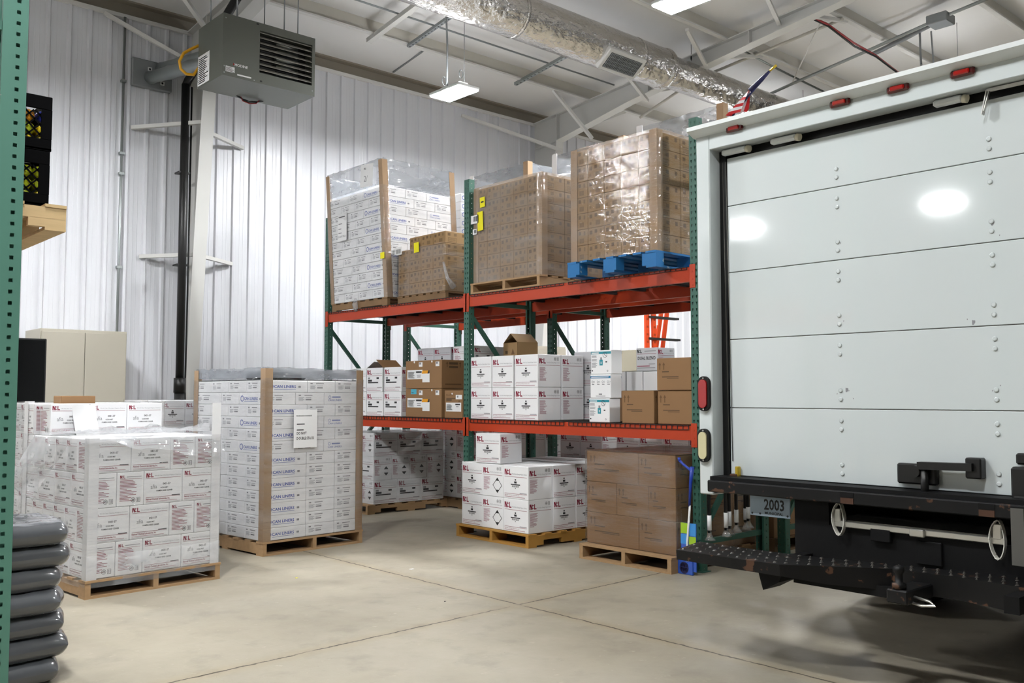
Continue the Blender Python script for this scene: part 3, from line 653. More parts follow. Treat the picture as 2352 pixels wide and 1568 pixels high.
mb = MB(); p = onx(1692, 1083, DX-.02); mb.box(DX-.03, DX-.004, p[1]-.018, p[1]+.006, p[2]-.03, p[2]+.03, 'gold', .004); mb.box(DX-.04, DX-.004, p[1]-.01, p[1]+.035, p[2]-.035, p[2]-.012, 'rust', .004); tpart(mb, 'cable_anchor')
for a, b, dz in ((1660, 1715, 0), (1772, 1830, .0), (2148, 2215, .0)):
    mb = MB(); ya, yb = onx(a, 340, DX-.03)[1], onx(b, 330, DX-.03)[1]; mb.box(DX-.05, DX-.01, yb, ya, ZH-.035, ZH-.004, 'truck_trim', .008); mb.tube([(DX-.03, yb-.02, ZH-.028), (DX-.03, yb+.001, ZH-.022)], .02, 'cream', 12); tpart(mb, 'door_roller')
mb = MB(); p, q = onx(2268, 208, 4.43), onx(2258, 264, 4.43); mb.bar((4.44, p[1]-.3, ZH-.012), (4.43, p[1], p[2]), .02, .012, 'steel_white'); mb.bar((4.43, p[1], p[2]), (4.425, q[1], q[2]), .004, .03, 'steel_white', up=(1, 0, 0)); mb.bar((4.43, p[1]-.01, p[2]), (4.41, q[1]-.012, q[2]+.01), .004, .016, 'alu', up=(1, 0, 0)); tpart(mb, 'pull_strap')
# marker lamps and oval tail lamps
for px, py in ((1690, 295), (1932, 237), (2065, 204), (2213, 168)):
    y, z = onx(px, py, TX)[1:]
    b = MB(); b.box(TX-.022, TX, y-.056, y+.056, z-.019, z+.019, 'red_dark', .008); o = tpart(b, 'marker_lamp')
    l = MB(); l.box(TX-.032, TX-.02, y-.036, y+.036, z-.012, z+.012, 'red_lens', .005); l.build('red_lens', o)
def stadium(r, hh, n=10): return [(math.cos(math.pi*i/n)*r, hh+math.sin(math.pi*i/n)*r) for i in range(n+1)]+[(math.cos(math.pi+math.pi*i/n)*r, -hh+math.sin(math.pi+math.pi*i/n)*r) for i in range(n+1)]
for pt, pb, m, nm in ((864, 944, 'red_lens', 'tail_lamp'), (984, 1061, 'clear_lens', 'reverse_lamp')):
    a, b_ = onx(1620, pt, TX), onx(1620, pb, TX); y, z, hh = (a[1]+b_[1])/2, (a[2]+b_[2])/2, (a[2]-b_[2])/2
    b = MB(); b.prism([(y+p, z+q) for p, q in stadium(.040, hh-.040)], TX-.02, TX-.0005, 'rubber', 'x'); o = tpart(b, nm, fix=True)
    l = MB(); l.prism([(y+p, z+q) for p, q in stadium(.027, hh-.045)], TX-.03, TX-.019, m, 'x'); l.build('lens', o, fix=True)
    l = MB()
    for s in (-1, 1): l.tube([(TX-.022, y, z+s*(hh-.011)), (TX-.019, y, z+s*(hh-.011))], .005, 'alu', 8)
    l.build('screws', o)
# sill, rear panel with ramp slot
mb = MB(); mb.box(4.30, 4.46, DYR-.0, DYL, .808, .872, 'truck_black', .006); mb.box(4.33, 4.46, DYR, DYL, .872, .892, 'truck_deep')
for px in (1945, 2265): y = onx(px, 1125, 4.3)[1]; mb.box(4.297, 4.301, y-.035, y+.035, .845, .868, 'truck_deep'); mb.box(4.2965, 4.3005, y-.033, y+.033, .812, .84, 'rust')
tpart(mb, 'rear_sill')
PL, PR = 2.69, 1.43; s0, s1, sz0, sz1 = onx(1903, 1150, 4.4)[1], onx(2322, 1200, 4.4)[1], .685, .80
mb = MB(); mb.box(4.40, 4.44, s0, PL, .47, .808, 'truck_deep'); mb.box(4.40, 4.44, PR, s1, .47, .808, 'truck_deep'); mb.box(4.40, 4.44, s1, s0, .47, sz0, 'truck_deep'); mb.box(4.40, 4.44, s1, s0, sz1, .808, 'truck_deep')
mb.box(5.2, 5.24, PR, PL, .6, .808, 'truck_deep'); mb.box(4.385, 4.4, s1+.30, s1+.42, .55, .66, 'truck_deep', .004)
mb.box(4.37, 4.4, 2.26, 2.16, sz0-.05, sz0+.01, 'truck_deep', .003); mb.box(4.44, 8.6, 2.55, 2.62, .62, .82, 'truck_deep'); mb.box(4.44, 8.6, 1.5, 1.57, .62, .82, 'truck_deep')
tpart(mb, 'rear_panel')
mb = MB(); mb.box(4.385, 5.1, s1+.03, s0-.03, sz0+.02, sz0+.035, 'alu_dark'); mb.box(4.372, 4.39, s1+.02, s0-.035, sz0+.0, sz0+.03, 'alu', .004)
p = onx(2105, 1203, 4.36)[1]; mb.box(4.355, 4.38, p-.035, p+.035, sz0-.006, sz0+.03, 'alu', .004)
for y in (s0-.06, s1+.05): mb.box(4.37, 4.40, y-.02, y+.02, sz0+.02, sz0+.09, 'alu', .004)
rp = tpart(mb, 'loading_ramp')
def loop(y, z0, ln, sk): 
    l = MB(); n = 20; pts = [(4.372+.004*math.sin(i), y+.035*math.sin(2*math.pi*i/n)*(1 if i < n/2 else .75)+sk*(math.cos(2*math.pi*i/n)-1), z0-ln/2+ln/2*math.cos(2*math.pi*i/n)) for i in range(n+1)]
    for a, b in zip(pts, pts[1:]): l.bar(a, b, .004, .03, 'strap', up=(1, 0, 0))
    return l
a = onx(1925, 1155, 4.36); loop(a[1], a[2], .16, 0.0).build('ramp_strap', rp); a = onx(2290, 1190, 4.36); loop(a[1], a[2]-.01, .17, .0).build('ramp_strap', rp)
a, b_ = onx(2334, 1130, 4.29), onx(2332, 1298, 4.29); l = MB(); l.box(4.285, 4.292, a[1]-.028, a[1]+.024, b_[2], .86, 'strap_grey'); tpart(l, 'hanging_strap')
# hasp
mb = MB(); a, b_ = onx(2063, 1062, 4.44), onx(2155, 1115, 4.44); mb.box(4.42, 4.459, b_[1], a[1], b_[2], a[2], 'black_pipe', .008)
c = onx(2240, 1075, 4.42); mb.bar((4.40, a[1]-.12, c[2]+.0), (4.40, c[1], c[2]+.005), .045, .035, 'black_pipe'); d1, d2 = onx(2222, 1060, 4.43), onx(2260, 1100, 4.43); mb.box(4.40, 4.459, d2[1], d1[1], d2[2], d1[2]+.02, 'black_pipe', .006)
mb.tube([(4.40, a[1]-.145, a[2]-.02), (4.40, a[1]-.145, .84)], .018, 'black_pipe', 10); mb.tube([(4.385, a[1]-.1, a[2]-.035), (4.42, a[1]-.1, a[2]-.035)], .028, 'black_pipe', 12)
tpart(mb, 'door_latch')
mb = MB(); a = onx(2325, 1055, 4.44); mb.box(4.41, 4.459, a[1]-.13, a[1], .885, a[2]-.03, 'black_pipe', .01); mb.box(4.40, 4.42, a[1]-.1, a[1]-.01, .85, .9, 'black_pipe', .006); mb.box(4.42, 4.459, a[1]-.11, a[1]-.02, a[2]-.02, a[2]+.03, 'black_pipe', .008); tpart(mb, 'door_latch')
# licence plate
a, b_ = onx(1722, 1128, 4.395), onx(1815, 1192, 4.395); w = a[1]-b_[1]; hgt = w*.52
mb = MB(); mb.box(4.395, 4.402, b_[1], a[1], b_[2], b_[2]+hgt, 'plate', .002); mb.box(4.402, 4.43, b_[1]+.02, a[1]-.02, b_[2]+.02, .82, 'truck_deep')
f = Face(mb, 1, w, hgt, 'F'); yl, zl = a[1], b_[2]; f.P = lambda u, v, e=None: (4.3942, yl-u, zl+v)
f.text(w*.36, hgt*.30, hgt*.44, '2003', 'ink', True, w=w*.5); f.text(w*.38, hgt*.1, hgt*.11, 'MUNICIPAL', 'ink', True, w=w*.46); f.text(w*.36, hgt*.83, hgt*.12, 'INDIANA', 'ink', True, w=w*.48)
for u in (.06, .26, .94): f.ring(w*u, hgt*.1, .006, .001, 'ink', 8)
tpart(mb, 'license_plate')
# bent step bumper
BZ = .548
fe = [onz(*p, BZ) for p in ((1553, 1262), (1680, 1281), (1790, 1296), (1900, 1300), (2050, 1306), (2200, 1325), (2352, 1350))]
re_ = [onz(*p, BZ) for p in ((1606, 1243), (1710, 1258), (1800, 1270), (1900, 1281), (2050, 1296), (2200, 1311), (2352, 1327))]
fe.append((fe[-1][0]+.0, .95, BZ)); re_.append((re_[-1][0]+.02, .95, BZ)); dp = [.05, .052, .055, .085, .1, .1, .11, .06]
re_ = [(max(r[0], f[0]+.16) if i < 2 else r[0], r[1], r[2]) for i, (r, f) in enumerate(zip(re_, fe))]
mb = MB(); n = len(fe); vs = fe+re_+[(p[0]+.004, p[1], BZ-d) for p, d in zip(fe, dp)]+[(p[0], p[1], BZ-.03) for p in re_]
fs = []
for i in range(n-1): fs += [(i, i+1, n+i+1, n+i), (2*n+i, 2*n+i+1, i+1, i), (n+i, n+i+1, 3*n+i+1, 3*n+i), (3*n+i, 3*n+i+1, 2*n+i+1, 2*n+i)]
fs += [(0, n, 3*n, 2*n), (n-1, 3*n-1, 4*n-1, 2*n-1)]
mb.add(vs, fs, 'truck_black')
for i in range(n-1):
    f0, f1, r0, r1 = (Vector(p) for p in (fe[i], fe[i+1], re_[i], re_[i+1])); L = (f1-f0).length; k = max(2, int(L/.05))
    for a in range(k):
        for b in range(4):
            u, v = (a+.5)/k, (b+.5)/4; p = (f0*(1-u)+f1*u)*(1-v)+(r0*(1-u)+r1*u)*v; e = Vector((.011, .006, 0)) if (a+b) % 2 else Vector((.011, -.006, 0)); s = e.cross(Vector((0, 0, 1)))*.45
            if (r0-f0).length < .1 and b % 2: continue
            z = Vector((0, 0, .007)); mb.add([p-e, p-s, p+e, p+s, p+z+e*.3, p+z-e*.3], [(0, 1, 5), (1, 2, 4), (1, 4, 5), (2, 3, 4), (3, 0, 5), (3, 5, 4)], 'tread')
bp = tpart(mb, 'step_bumper', fix=True)
mb = MB()
for y in (2.62, 1.5): mb.box(4.05, 4.5, y-.03, y+.03, .46, .53, 'truck_deep'); (mb.prism([(y-.07, .48), (y+.07, .48), (y+.04, .38), (y-.05, .43)], 4.05, 4.2, 'truck_deep', 'x') if y > 2 else None)
mb.box(4.15, 4.22, 1.9, 2.55, .42, .47, 'truck_deep'); a = onx(2068, 1362, 4.0)
mb.box(3.96, 4.7, a[1]-.05, a[1]+.045, a[2]-.04, a[2]+.02, 'truck_black', .006); mb.tube([(3.99, a[1], a[2]+.02), (3.99, a[1], a[2]+.045), (3.99, a[1], a[2]+.05), (3.99, a[1], a[2]+.085), (3.99, a[1], a[2]+.1), (3.99, a[1], a[2]+.115), (3.99, a[1], a[2]+.122)], .02, 'truck_black', 14, rad=[.03, .03, .016, .016, .025, .022, .008])
mb.tube([(4.02, a[1]-.05, a[2]-.01), (4.02, a[1]-.12, a[2]-.02), (4.0, a[1]-.15, a[2]-.03), (4.0, a[1]-.09, a[2]-.04), (4.01, a[1]-.05, a[2]-.035)], .006, 'alu', 8)
tpart(mb, 'tow_hitch', fix=True)
# wheels, running gear, cab
def wheel(x, y0, y1, r=.39):
    m_ = MB(); w = y1-y0; pts = [(x, y0, r), (x, y0+.01, r), (x, y0+.05, r), (x, y1-.05, r), (x, y1-.01, r), (x, y1, r)]; m_.tube(pts, r, 'rubber', 32, rad=[r*.7, r*.93, r, r, r*.93, r*.7]); m_.tube([(x, y0+.02, r), (x, y1-.02, r)], r*.55, 'alu_dark', 20)
    return tpart(m_, 'wheel')
for y in (2.94, 2.70, 1.2, .96): wheel(6.2, y, y+.22)
for y in (2.85, 1.05): wheel(9.9, y, y+.24)
mb = MB(); mb.tube([(6.2, 1.1, .39), (6.2, 3.0, .39)], .07, 'truck_deep', 12); mb.tube([(6.2, 2.06, .39), (6.2, 2.06, .4)], .2, 'truck_deep', 14); mb.box(8.6, 10.2, 1.6, 2.5, .45, .85, 'truck_deep'); mb.box(4.75, 8.65, 1.48, 2.62, .47, .84, 'truck_deep'); tpart(mb, 'gear_and_light_blocker')  # axle and engine block; long low box added to block light underneath
for y in (2.66, .92): mb = MB(); mb.box(5.66, 5.672, y, y+.52, .09, .86, 'rubber'); tpart(mb, 'light_block_flap')  # unseen flaps added to keep light off the floor under the truck
mb = MB(); mb.prism([(8.72, .6), (8.72, 2.25), (9.5, 2.25), (10.0, 1.55), (10.9, 1.35), (11.0, .55)], 1.05, 3.07, 'truck_white', 'y'); tpart(mb, 'cab', fix=True)

# ================================================================ things hung and leaned at the rack's end
for i, (px, pt, pb, pe) in enumerate(((1629, 1183, 1217, 1240), (1667, 1177, 1211, 1231), (1675, 1174, 1207, 1227), (1691, 1170, 1199, 1221), (1712, 1167, 1193, 1217), (1718, 1164, 1190, 1211))):
    Y = 4.325-.055*(i % 2); a, b_, c = ony(px, pt, Y), ony(px+2, pb, Y), ony(px+4, pe, Y)
    t = thing('broom', 'black floor tool hung at rack end, %s from white truck corner, white label' % NTH[i], 'broom', (a[0], Y, c[2]))
    zt = 1.45-c[2]
    h_ = MB(); h_.tube([(0, 0, b_[2]-c[2]-.02), (-.01, .0, zt)], .013, 'black', 10); h_.build('handle', t)
    h_ = MB(); h_.tube([(.001, 0, b_[2]-c[2]), (0, 0, a[2]-c[2])], .0165, 'paper', 10); h_.build('label_sleeve', t)
    h_ = MB(); h_.tube([(.002, 0, b_[2]-c[2]), (.004, 0, .045), (.006, 0, .012), (.006, 0, 0)], .03, 'film_milky', 12, rad=[.013, .016, .035, .042]); h_.build('bagged_head', t)
GY = 4.475
p0 = ony(1576, 1322, GY)
t = thing('reaching_tool', 'blue and white pick-up reacher in its blue shop card, leaning on the rack post', 'reacher tool', (5.73, GY, 0))
def gz(px, py): q = onx(px, py, 5.72); return q[1]-GY, q[2]
m_ = MB(); (ya, za), (yb, zb) = gz(1557, 1320), gz(1594, 1278); m_.box(-.03, -.005, yb, ya, .0, zb-za+.02, 'pack_blue', .004)
f = Face(m_, 1, ya-yb, zb-za, 'F'); f.P = lambda u, v, e=None: (-.0315, ya-u, v)
w = ya-yb; f.poly([(w*.22+w*.56*(.5+.5*math.cos(k)), .05+.045*math.sin(k)) for k in [j*math.pi/8 for j in range(16)]], 'navy')
f.text(w*.72, .085, .026, 'GRIP', 'pack_yellow', True, w=w*.44, tilt=math.pi, e=.002); f.text(w*.72, .05, .026, 'GRAB', 'pack_yellow', True, w=w*.44, tilt=math.pi, e=.002)
m_.build('shop_card', t)
m_ = MB(); (y2, z2), (y3, z3) = gz(1566, 1247), gz(1600, 1203); zz = z3-z2
m_.box(-.02, -.01, y3, y2, z2-.2, z3, 'pack_blue', .002)
for u0, u1, v0, v1, c in ((0, .46, .5, 1, 'pack_lime'), (.54, 1, .42, 1, 'pack_sky'), (0, .5, 0, .46, 'pack_sky'), (.54, 1, 0, .38, 'pack_lime')): m_.box(-.022, -.019, y2+(y3-y2)*u1, y2+(y3-y2)*u0, z2+zz*v0, z2+zz*v1, c)
m_.build('picture_card', t)
m_ = MB(); (ya_, za_), (yb_, zb_) = gz(1582, 1245), gz(1588, 1160); m_.tube([(-.028, ya_, .1), (-.028, ya_, za_), (-.028, yb_, zb_)], .008, 'tool_white', 10); m_.build('shaft', t)
m_ = MB(); pts = [gz(1587, 1162), gz(1590, 1105), gz(1593, 1072), gz(1588, 1078), gz(1573, 1066), gz(1564, 1057)]
m_.tube([(-.028, y, z) for y, z in pts[:3]], .014, 'tool_blue', 10, rad=[.009, .013, .018]); m_.tube([(-.028, y, z) for y, z in pts[2:]], .01, 'tool_blue', 10); m_.tube([(-.028, y, z) for y, z in (gz(1564, 1057), gz(1563, 1050))], .012, 'tool_blue', 10)
m_.build('pistol_grip', t)

# ================================================================ behind the racks
a, b_ = ony(1116, 795, 10.6), ony(1212, 796, 10.6)
cabinet('storage_cabinet', a[0], b_[0], 10.6, 11.2, a[2], 'steel cabinet in painted shade behind the racks near the open brown carton', 'cabinet_painted_shade')  # whole body coloured dark to stand for its shaded left side
c = ony(1301, 797, 10.6); cabinet('storage_cabinet', b_[0]+.01, c[0], 10.6, 11.2, c[2], 'wider beige steel cabinet behind the racks, right of the shade-painted one')
# orange stepladder
LY = 8.6; a = ony(1487, 720, LY); bx = a[0]
t = thing('step_ladder', 'orange fibreglass stepladder standing behind the second rack row', 'ladder', (bx, LY, 0))
h_ = 2.95
for x0, x1, y0, y1, w in ((0, -.02, 0, 0, .085), (.20, .12, .0, 0, .085), (.78, .55, .9, .12, .07), (1.0, .67, .9, .12, .07)):
    r_ = MB(); r_.bar((x0, y0, 0), (x1, y1, h_), w, .03, 'ladder_orange', up=(0, 1, 0))
    for k in range(26):
        z = .15+k*.108; tt = z/h_; 
        if y0 == 0: r_.box(x0+(x1-x0)*tt-.02, x0+(x1-x0)*tt+.02, y0-.0165, y0-.015, z, z+.03, 'orange_dark')
    r_.build('rail', t)
for i in range(8):
    z = .3+i*.31; tt = z/h_; st = MB(); st.box(.02-.02*tt, .9-.27*tt, -.04, .05, z-.015, z+.015, 'heater_dark'); st.build('step', t)
m_ = MB(); m_.box(.165, .205, -.022, -.018, 2.36, 2.44, 'paper'); m_.build('sticker', t)

# brown cartons and a leaning board in the second row's end, seen under the truck sill
pallet(7.5, 4.78, 0, .92, .56, 'low pallet under brown cartons at the end of the second row', h=.118, m='wood_grey', seed=70)
mb = MB(); mb.bar((0, 0, .02), (.08, .02, .95), .09, .02, 'wood_pale', up=(0, 1, 0)); tag(mb.build('wood_board', None, (6.85, 4.53, 0)), 'pale board standing between the two rack rows near the truck', 'board')

# ================================================================ cartons
mat('ink_faint', '#b4b4b8', .7)
_cart = {}
def body(mb, dx, dy, dz, m, tape='card_tape'):
    mb.box(-dx/2, dx/2, -dy/2, dy/2, 0, dz, m, min(.004, dz*.04))
    t = Face(mb, dx, dy, dz, 'T'); lm, tm = ('ink_pale', 'paper') if 'white' in m or 'grey' in m else ('card_dark', 'card_tan')
    if dx >= dy: t.rect(.004, dy/2-.025, dx-.008, .05, tm, .0005); t.rect(.004, dy/2-.001, dx-.008, .002, lm, .0009)
    else: t.rect(dx/2-.025, .004, .05, dy-.008, tm, .0005); t.rect(dx/2-.001, .004, .002, dy-.008, lm, .0009)
def ncl_head(f, pale=False):
    w, h = f.w, f.h; lh = min(.052, w*.16, h*.2); L = f.logo(w*.05, h*.72, lh)
    f.text(w*.05+L+.012, h*.74, lh*.24, 'World Class Cleaning & Hygiene Solutions', 'ink_pale', w=w*.9-L-.012); f.rect(w*.05, h*.665, w*.9, .003, 'maroon'); return lh
def ncl_foot(f):
    w, h = f.w, f.h; f.rect(w*.05, h*.15, w*.9, .003, 'maroon'); f.rect(w*.66, h*.175, w*.28, .006, 'ink_pale')
    f.text(w*.05, h*.095, h*.036, 'National Chemical Laboratories, Inc.', 'maroon', w=w*.6); f.rect(w*.05, h*.05, w*.82, h*.018, 'maroon_pale')
def ncl_front(f):
    w, h = f.w, f.h; ncl_head(f); f.rect(w*.46, h*.56, w*.06, .012, 'ink'); f.rect(w*.44, h*.475, w*.1, .018, 'ink'); f.rect(w*.3, h*.42, w*.38, .009, 'ink')
    for i in range(9): f.rect(w*(.35+.032*i), h*.355, w*.016, .016, 'ink')
    f.rect(w*.47, h*.31, w*.04, .008, 'ink_pale'); ncl_foot(f)
def ncl_front_b(f):
    w, h = f.w, f.h; ncl_head(f); f.rect(w*.1, h*.53, w*.12, .02, 'ink_pale'); f.rect(w*.62, h*.53, w*.14, .02, 'ink'); f.rect(w*.1, h*.43, w*.24, .022, 'ink'); f.rect(w*.1, h*.36, w*.62, .014, 'ink'); ncl_foot(f)
def ncl_side(f, dia=False, tri=False):
    w, h = f.w, f.h; ncl_head(f); f.lines(w*.07, h*.2, w*.34, h*.42, 13, 'maroon_pale', .6); f.icons(w*.74, h*.82, h*.1)
    if dia:
        cx, cy, a, b = w*.72, h*.36, w*.22, h*.24; t = .12
        for p, q in (((0, 1), (1, 0)), ((1, 0), (0, -1)), ((0, -1), (-1, 0)), ((-1, 0), (0, 1))): f.poly([(cx+a*q[0], cy+b*q[1]), (cx+a*p[0], cy+b*p[1]), (cx+a*p[0]*(1-t), cy+b*p[1]*(1-t)), (cx+a*q[0]*(1-t), cy+b*q[1]*(1-t))][::1], 'ink')
        f.poly([(cx-a*.42, cy+b*.58), (cx+a*.42, cy+b*.58), (cx, cy+b)], 'ink'); f.poly([(cx, cy-b), (cx+a*.42, cy-b*.58), (cx-a*.42, cy-b*.58)], 'ink')
    if tri:
        cx, cy = w*.7, h*.38; s = w*.13
        f.poly([(cx-s, cy+h*.07), (cx+s, cy+h*.07), (cx, cy+h*.2)], 'ink'); f.poly([(cx, cy-h*.2), (cx+s, cy-h*.07), (cx-s, cy-h*.07)], 'ink')
def afia_front(f):
    w, h = f.w, f.h; lh = h*.13; L = f.logo(w*.05, h*.8, lh); f.text(w*.05+L+.01, h*.83, lh*.26, 'World Class Cleaning & Hygiene Solutions', 'ink_pale', w=w*.9-L-.01); f.rect(w*.05, h*.765, w*.9, .0022, 'maroon')
    f.text(w*.17, h*.45, h*.13, 'afia', 'ink_pale', w=w*.16, tilt=.05); f.text(w*.48, h*.56, h*.06, '0431-57', 'ink', True, w=w*.2); f.text(w*.42, h*.455, h*.04, 'OCEAN MIST', 'ink', True, w=w*.2); f.text(w*.32, h*.365, h*.045, 'FOAMING HAND CLEANER', 'ink', True, w=w*.42)
    f.rect(w*.72, h*.215, w*.22, .005, 'ink'); f.rect(w*.05, h*.195, w*.9, .0022, 'maroon'); f.text(w*.05, h*.12, h*.055, 'National Chemical Laboratories, Inc.', 'maroon', True, w=w*.62); f.rect(w*.05, h*.07, w*.82, h*.014, 'maroon_pale'); f.rect(w*.05, h*.04, w*.9, .0015, 'ink_pale')
def afia_side(f):
    w, h = f.w, f.h; lh = h*.09; L = f.logo(w*.1, h*.82, lh); f.rect(w*.1+L+.01, h*.85, w*.75-L, .004, 'ink_pale'); f.rect(w*.1, h*.79, w*.82, .002, 'maroon'); rg = random.Random(5)
    for i in range(15): v = h*(.74-.042*i); f.rect(w*.1, v, w*(.25+.4*rg.random()), h*.015, 'maroon')
    f.icons(w*.6, h*.1, h*.14)
def can_long(f):
    w, h = f.w, f.h; f.ring(w*.12, h*.5, h*.26, h*.19, 'blue_ink', 16); f.text(w*.2, h*.38, h*.24, 'CAN LINERS', 'blue_ink', True, w=w*.52); f.rect(w*.2, h*.25, w*.52, .003, 'blue_ink'); f.rect(w*.78, h*.4, w*.06, h*.16, 'ink_pale')
def can_short(f):
    w, h = f.w, f.h; f.rect(w*.1, h*.72, w*.08, h*.1, 'ink_pale'); f.rect(w*.3, h*.74, w*.28, h*.06, 'ink_pale'); f.lines(w*.1, h*.3, w*.2, h*.34, 4, 'ink_faint', .4); f.rect(w*.34, h*.36, w*.2, h*.1, 'ink_pale'); f.rect(w*.34, h*.54, w*.2, h*.06, 'ink_faint')
def can_small(f):
    w, h = f.w, f.h; f.ring(w*.14, h*.62, h*.14, h*.1, 'blue_pale', 10); f.rect(w*.2, h*.56, w*.22, h*.12, 'blue_pale'); f.text(w*.1, h*.28, h*.16, 'CAN LINERS', 'blue_ink', w=w*.36)
def brown_front(f):
    w, h = f.w, f.h; f.rect(w*.1, h*.6, w*.17, h*.24, 'mark_a'); f.rect(w*.42, h*.66, w*.15, h*.22, 'mark_a'); f.rect(w*.74, h*.62, w*.11, h*.25, 'mark_b')
    f.rect(w*.48, h*.14, w*.28, h*.3, 'mark_b'); f.rect(w*.1, h*.2, w*.12, h*.16, 'mark_b')
def brown_side(f):
    w, h = f.w, f.h; f.rect(w*.1, h*.62, w*.12, h*.24, 'mark_a'); f.rect(w*.38, h*.62, w*.13, h*.22, 'mark_b'); f.rect(w*.76, h*.62, w*.1, h*.24, 'mark_a'); t = .004; x0, y0, x1, y1 = w*.12, h*.12, w*.52, h*.46
    for a in ((x0, y0, x1-x0, t), (x0, y1-t, x1-x0, t), (x0, y0, t, y1-y0), (x1-t, y0, t, y1-y0)): f.rect(*a, 'mark_a')
    for i in range(8): f.rect(x0+.014+(x1-x0-.03)*i/8, y0+.012, (x1-x0)*.05, y1-y0-.024, 'mark_b')
def arrows(f, u=.08):
    w, h = f.w, f.h
    for k in (0, 1):
        x = w*u+k*.04; f.rect(x, h*.64, .009, h*.16, 'card_dark'); f.poly([(x-.009, h*.78), (x+.018, h*.78), (x+.0045, h*.87)], 'card_dark')
    f.rect(w*.16, h*.56, w*.2, .008, 'card_ink'); f.rect(w*.16, h*.4, w*.48, .007, 'card_ink'); f.rect(w*.3, h*.36, w*.34, .005, 'card_ink')
def teal_a(f):
    w, h = f.w, f.h; f.rect(0.002, h*.84, w-.004, h*.1, 'teal'); f.rect(w*.04, h*.86, w*.36, h*.05, 'paper', .0012); f.ring(w*.7, h*.8, h*.12, h*.105, 'ink', 18, .0016); f.rect(w*.02, h*.02, 0.001, .001, 'paper')
    f.poly([(w*.62, h*.86), (w*.64, h*.88), (w*.78, h*.74), (w*.76, h*.72)], 'ink_pale', .0014)
    f.rect(w*.43, h*.36, w*.16, h*.24, 'teal'); f.rect(w*.47, h*.6, w*.08, h*.1, 'ink_pale'); f.rect(w*.49, h*.42, w*.04, h*.1, 'paper', .0014); f.rect(w*.72, h*.48, w*.08, h*.05, 'ink')
    for v in (.7, .55, .4, .28): f.lines(w*.05, h*v, w*.28, h*.1, 3, 'ink_pale', .3)
    f.rect(w*.05, h*.12, w*.06, h*.05, 'ink'); f.ring(w*.82, h*.13, h*.04, h*.02, 'ink_pale', 9)
def teal_b(f):
    w, h = f.w, f.h; f.rect(.002, h*.83, w-.004, h*.1, 'teal_blue'); f.rect(w*.05, h*.865, w*.85, h*.03, 'paper', .0012)
    for u in (.08, .34, .58, .84): f.ring(w*(u+.03), h*.68, h*.05, h*.035, 'ink_pale', 9); f.ring(w*(u+.11), h*.68, h*.04, h*.028, 'ink_pale', 7); f.rect(w*u, h*.56, w*.12, h*.04, 'ink_pale')
    f.rect(w*.42, h*.14, w*.16, h*.05, 'ink_pale'); f.rect(w*.28, h*.08, w*.46, h*.02, 'ink_pale')
def klr(f, note):
    w, h = f.w, f.h; f.rect(w*.05, h*.34, w*.43, h*.33, 'paper'); f.lines(w*.07, h*.38, w*.2, h*.24, 6, 'ink_pale', .3); f.rect(w*.3, h*.56, w*.16, h*.06, 'ink', .0012); f.rect(w*.32, h*.47, w*.12, .006, 'ink_pale', .0012); f.rect(w*.33, h*.4, w*.1, .009, 'ink_pale', .0012)
    f.rect(w*.48, h*.22, w*.2, h*.32, 'paper', .0014); f.lines(w*.5, h*.26, w*.14, h*.2, 5, 'ink_pale', .4); f.poly([(w*.46, h*.53), (w*.67, h*.53), (w*.68, h*.64), (w*.48, h*.64)], 'amber', .0018); f.poly([(w*.62, h*.53), (w*.67, h*.53), (w*.68, h*.64), (w*.65, h*.64)], 'ink', .0022)
    for u in (.38, .84): f.rect(w*u, h*.78, w*.1, h*.16, 'paper'); f.rect(w*(u+.012), h*.86, w*.05, h*.07, 'ink_pale', .0014)
    for u in (.25, .74): f.ring(w*u, h*.95, .012, .001, 'paper', 8)
    if note: f.rect(w*.15, h*.81, w*.16, h*.18, 'cyan_note', .0012); f.rect(w*.17, h*.85, w*.06, .006, 'ink', .0016)
def up_side(f):
    w, h = f.w, f.h
    for x in (w*.22, w*.78): f.rect(x, h*.74, .009, h*.14, 'card_dark'); f.poly([(x-.012, h*.86), (x+.021, h*.86), (x+.0045, h*.94)], 'card_dark')
    f.rect(w*.32, h*.84, w*.38, h*.08, 'card_ink'); f.rect(w*.32, h*.72, w*.38, h*.07, 'card_ink'); f.rect(w*.15, h*.12, w*.7, h*.05, 'card_dark')
def small_brown(f):
    w, h = f.w, f.h; f.text(w*.1, h*.8, h*.07, 'PLASTIC', 'card_dark', True, w=w*.4); f.rect(w*.1, h*.7, w*.5, .008, 'card_ink'); f.rect(w*.1, h*.63, w*.3, .014, 'card_ink'); f.rect(w*.62, h*.68, w*.34, h*.16, 'paper'); f.rect(w*.69, h*.74, w*.08, h*.07, 'ink_pale', .0014)
    f.rect(w*.08, h*.24, w*.84, h*.32, 'paper'); f.lines(w*.12, h*.29, w*.34, h*.22, 5, 'ink_pale', .3); f.rect(w*.6, h*.47, w*.26, h*.05, 'ink', .0014); f.rect(w*.64, h*.4, w*.14, .008, 'ink_pale', .0014); f.poly([(w*.76, h*.58), (w*.86, h*.58), (w*.81, h*.67)], 'card_dark'); f.ring(w*.42, h*.88, .011, .001, 'paper', 8)
def dual(f):
    w, h = f.w, f.h; f.logo(w*.05, h*.78, h*.15, 'ink'); f.rect(w*.4, h*.84, w*.54, .006, 'ink_pale'); f.rect(w*.05, h*.73, w*.9, .003, 'maroon'); f.text(w*.08, h*.49, h*.14, 'DUAL BLEND', 'ink', True, w=w*.84); f.rect(w*.05, h*.2, w*.6, .006, 'maroon'); f.rect(w*.05, h*.12, w*.85, .006, 'ink_pale'); f.rect(w*.6, h*.28, w*.3, .006, 'ink_pale')
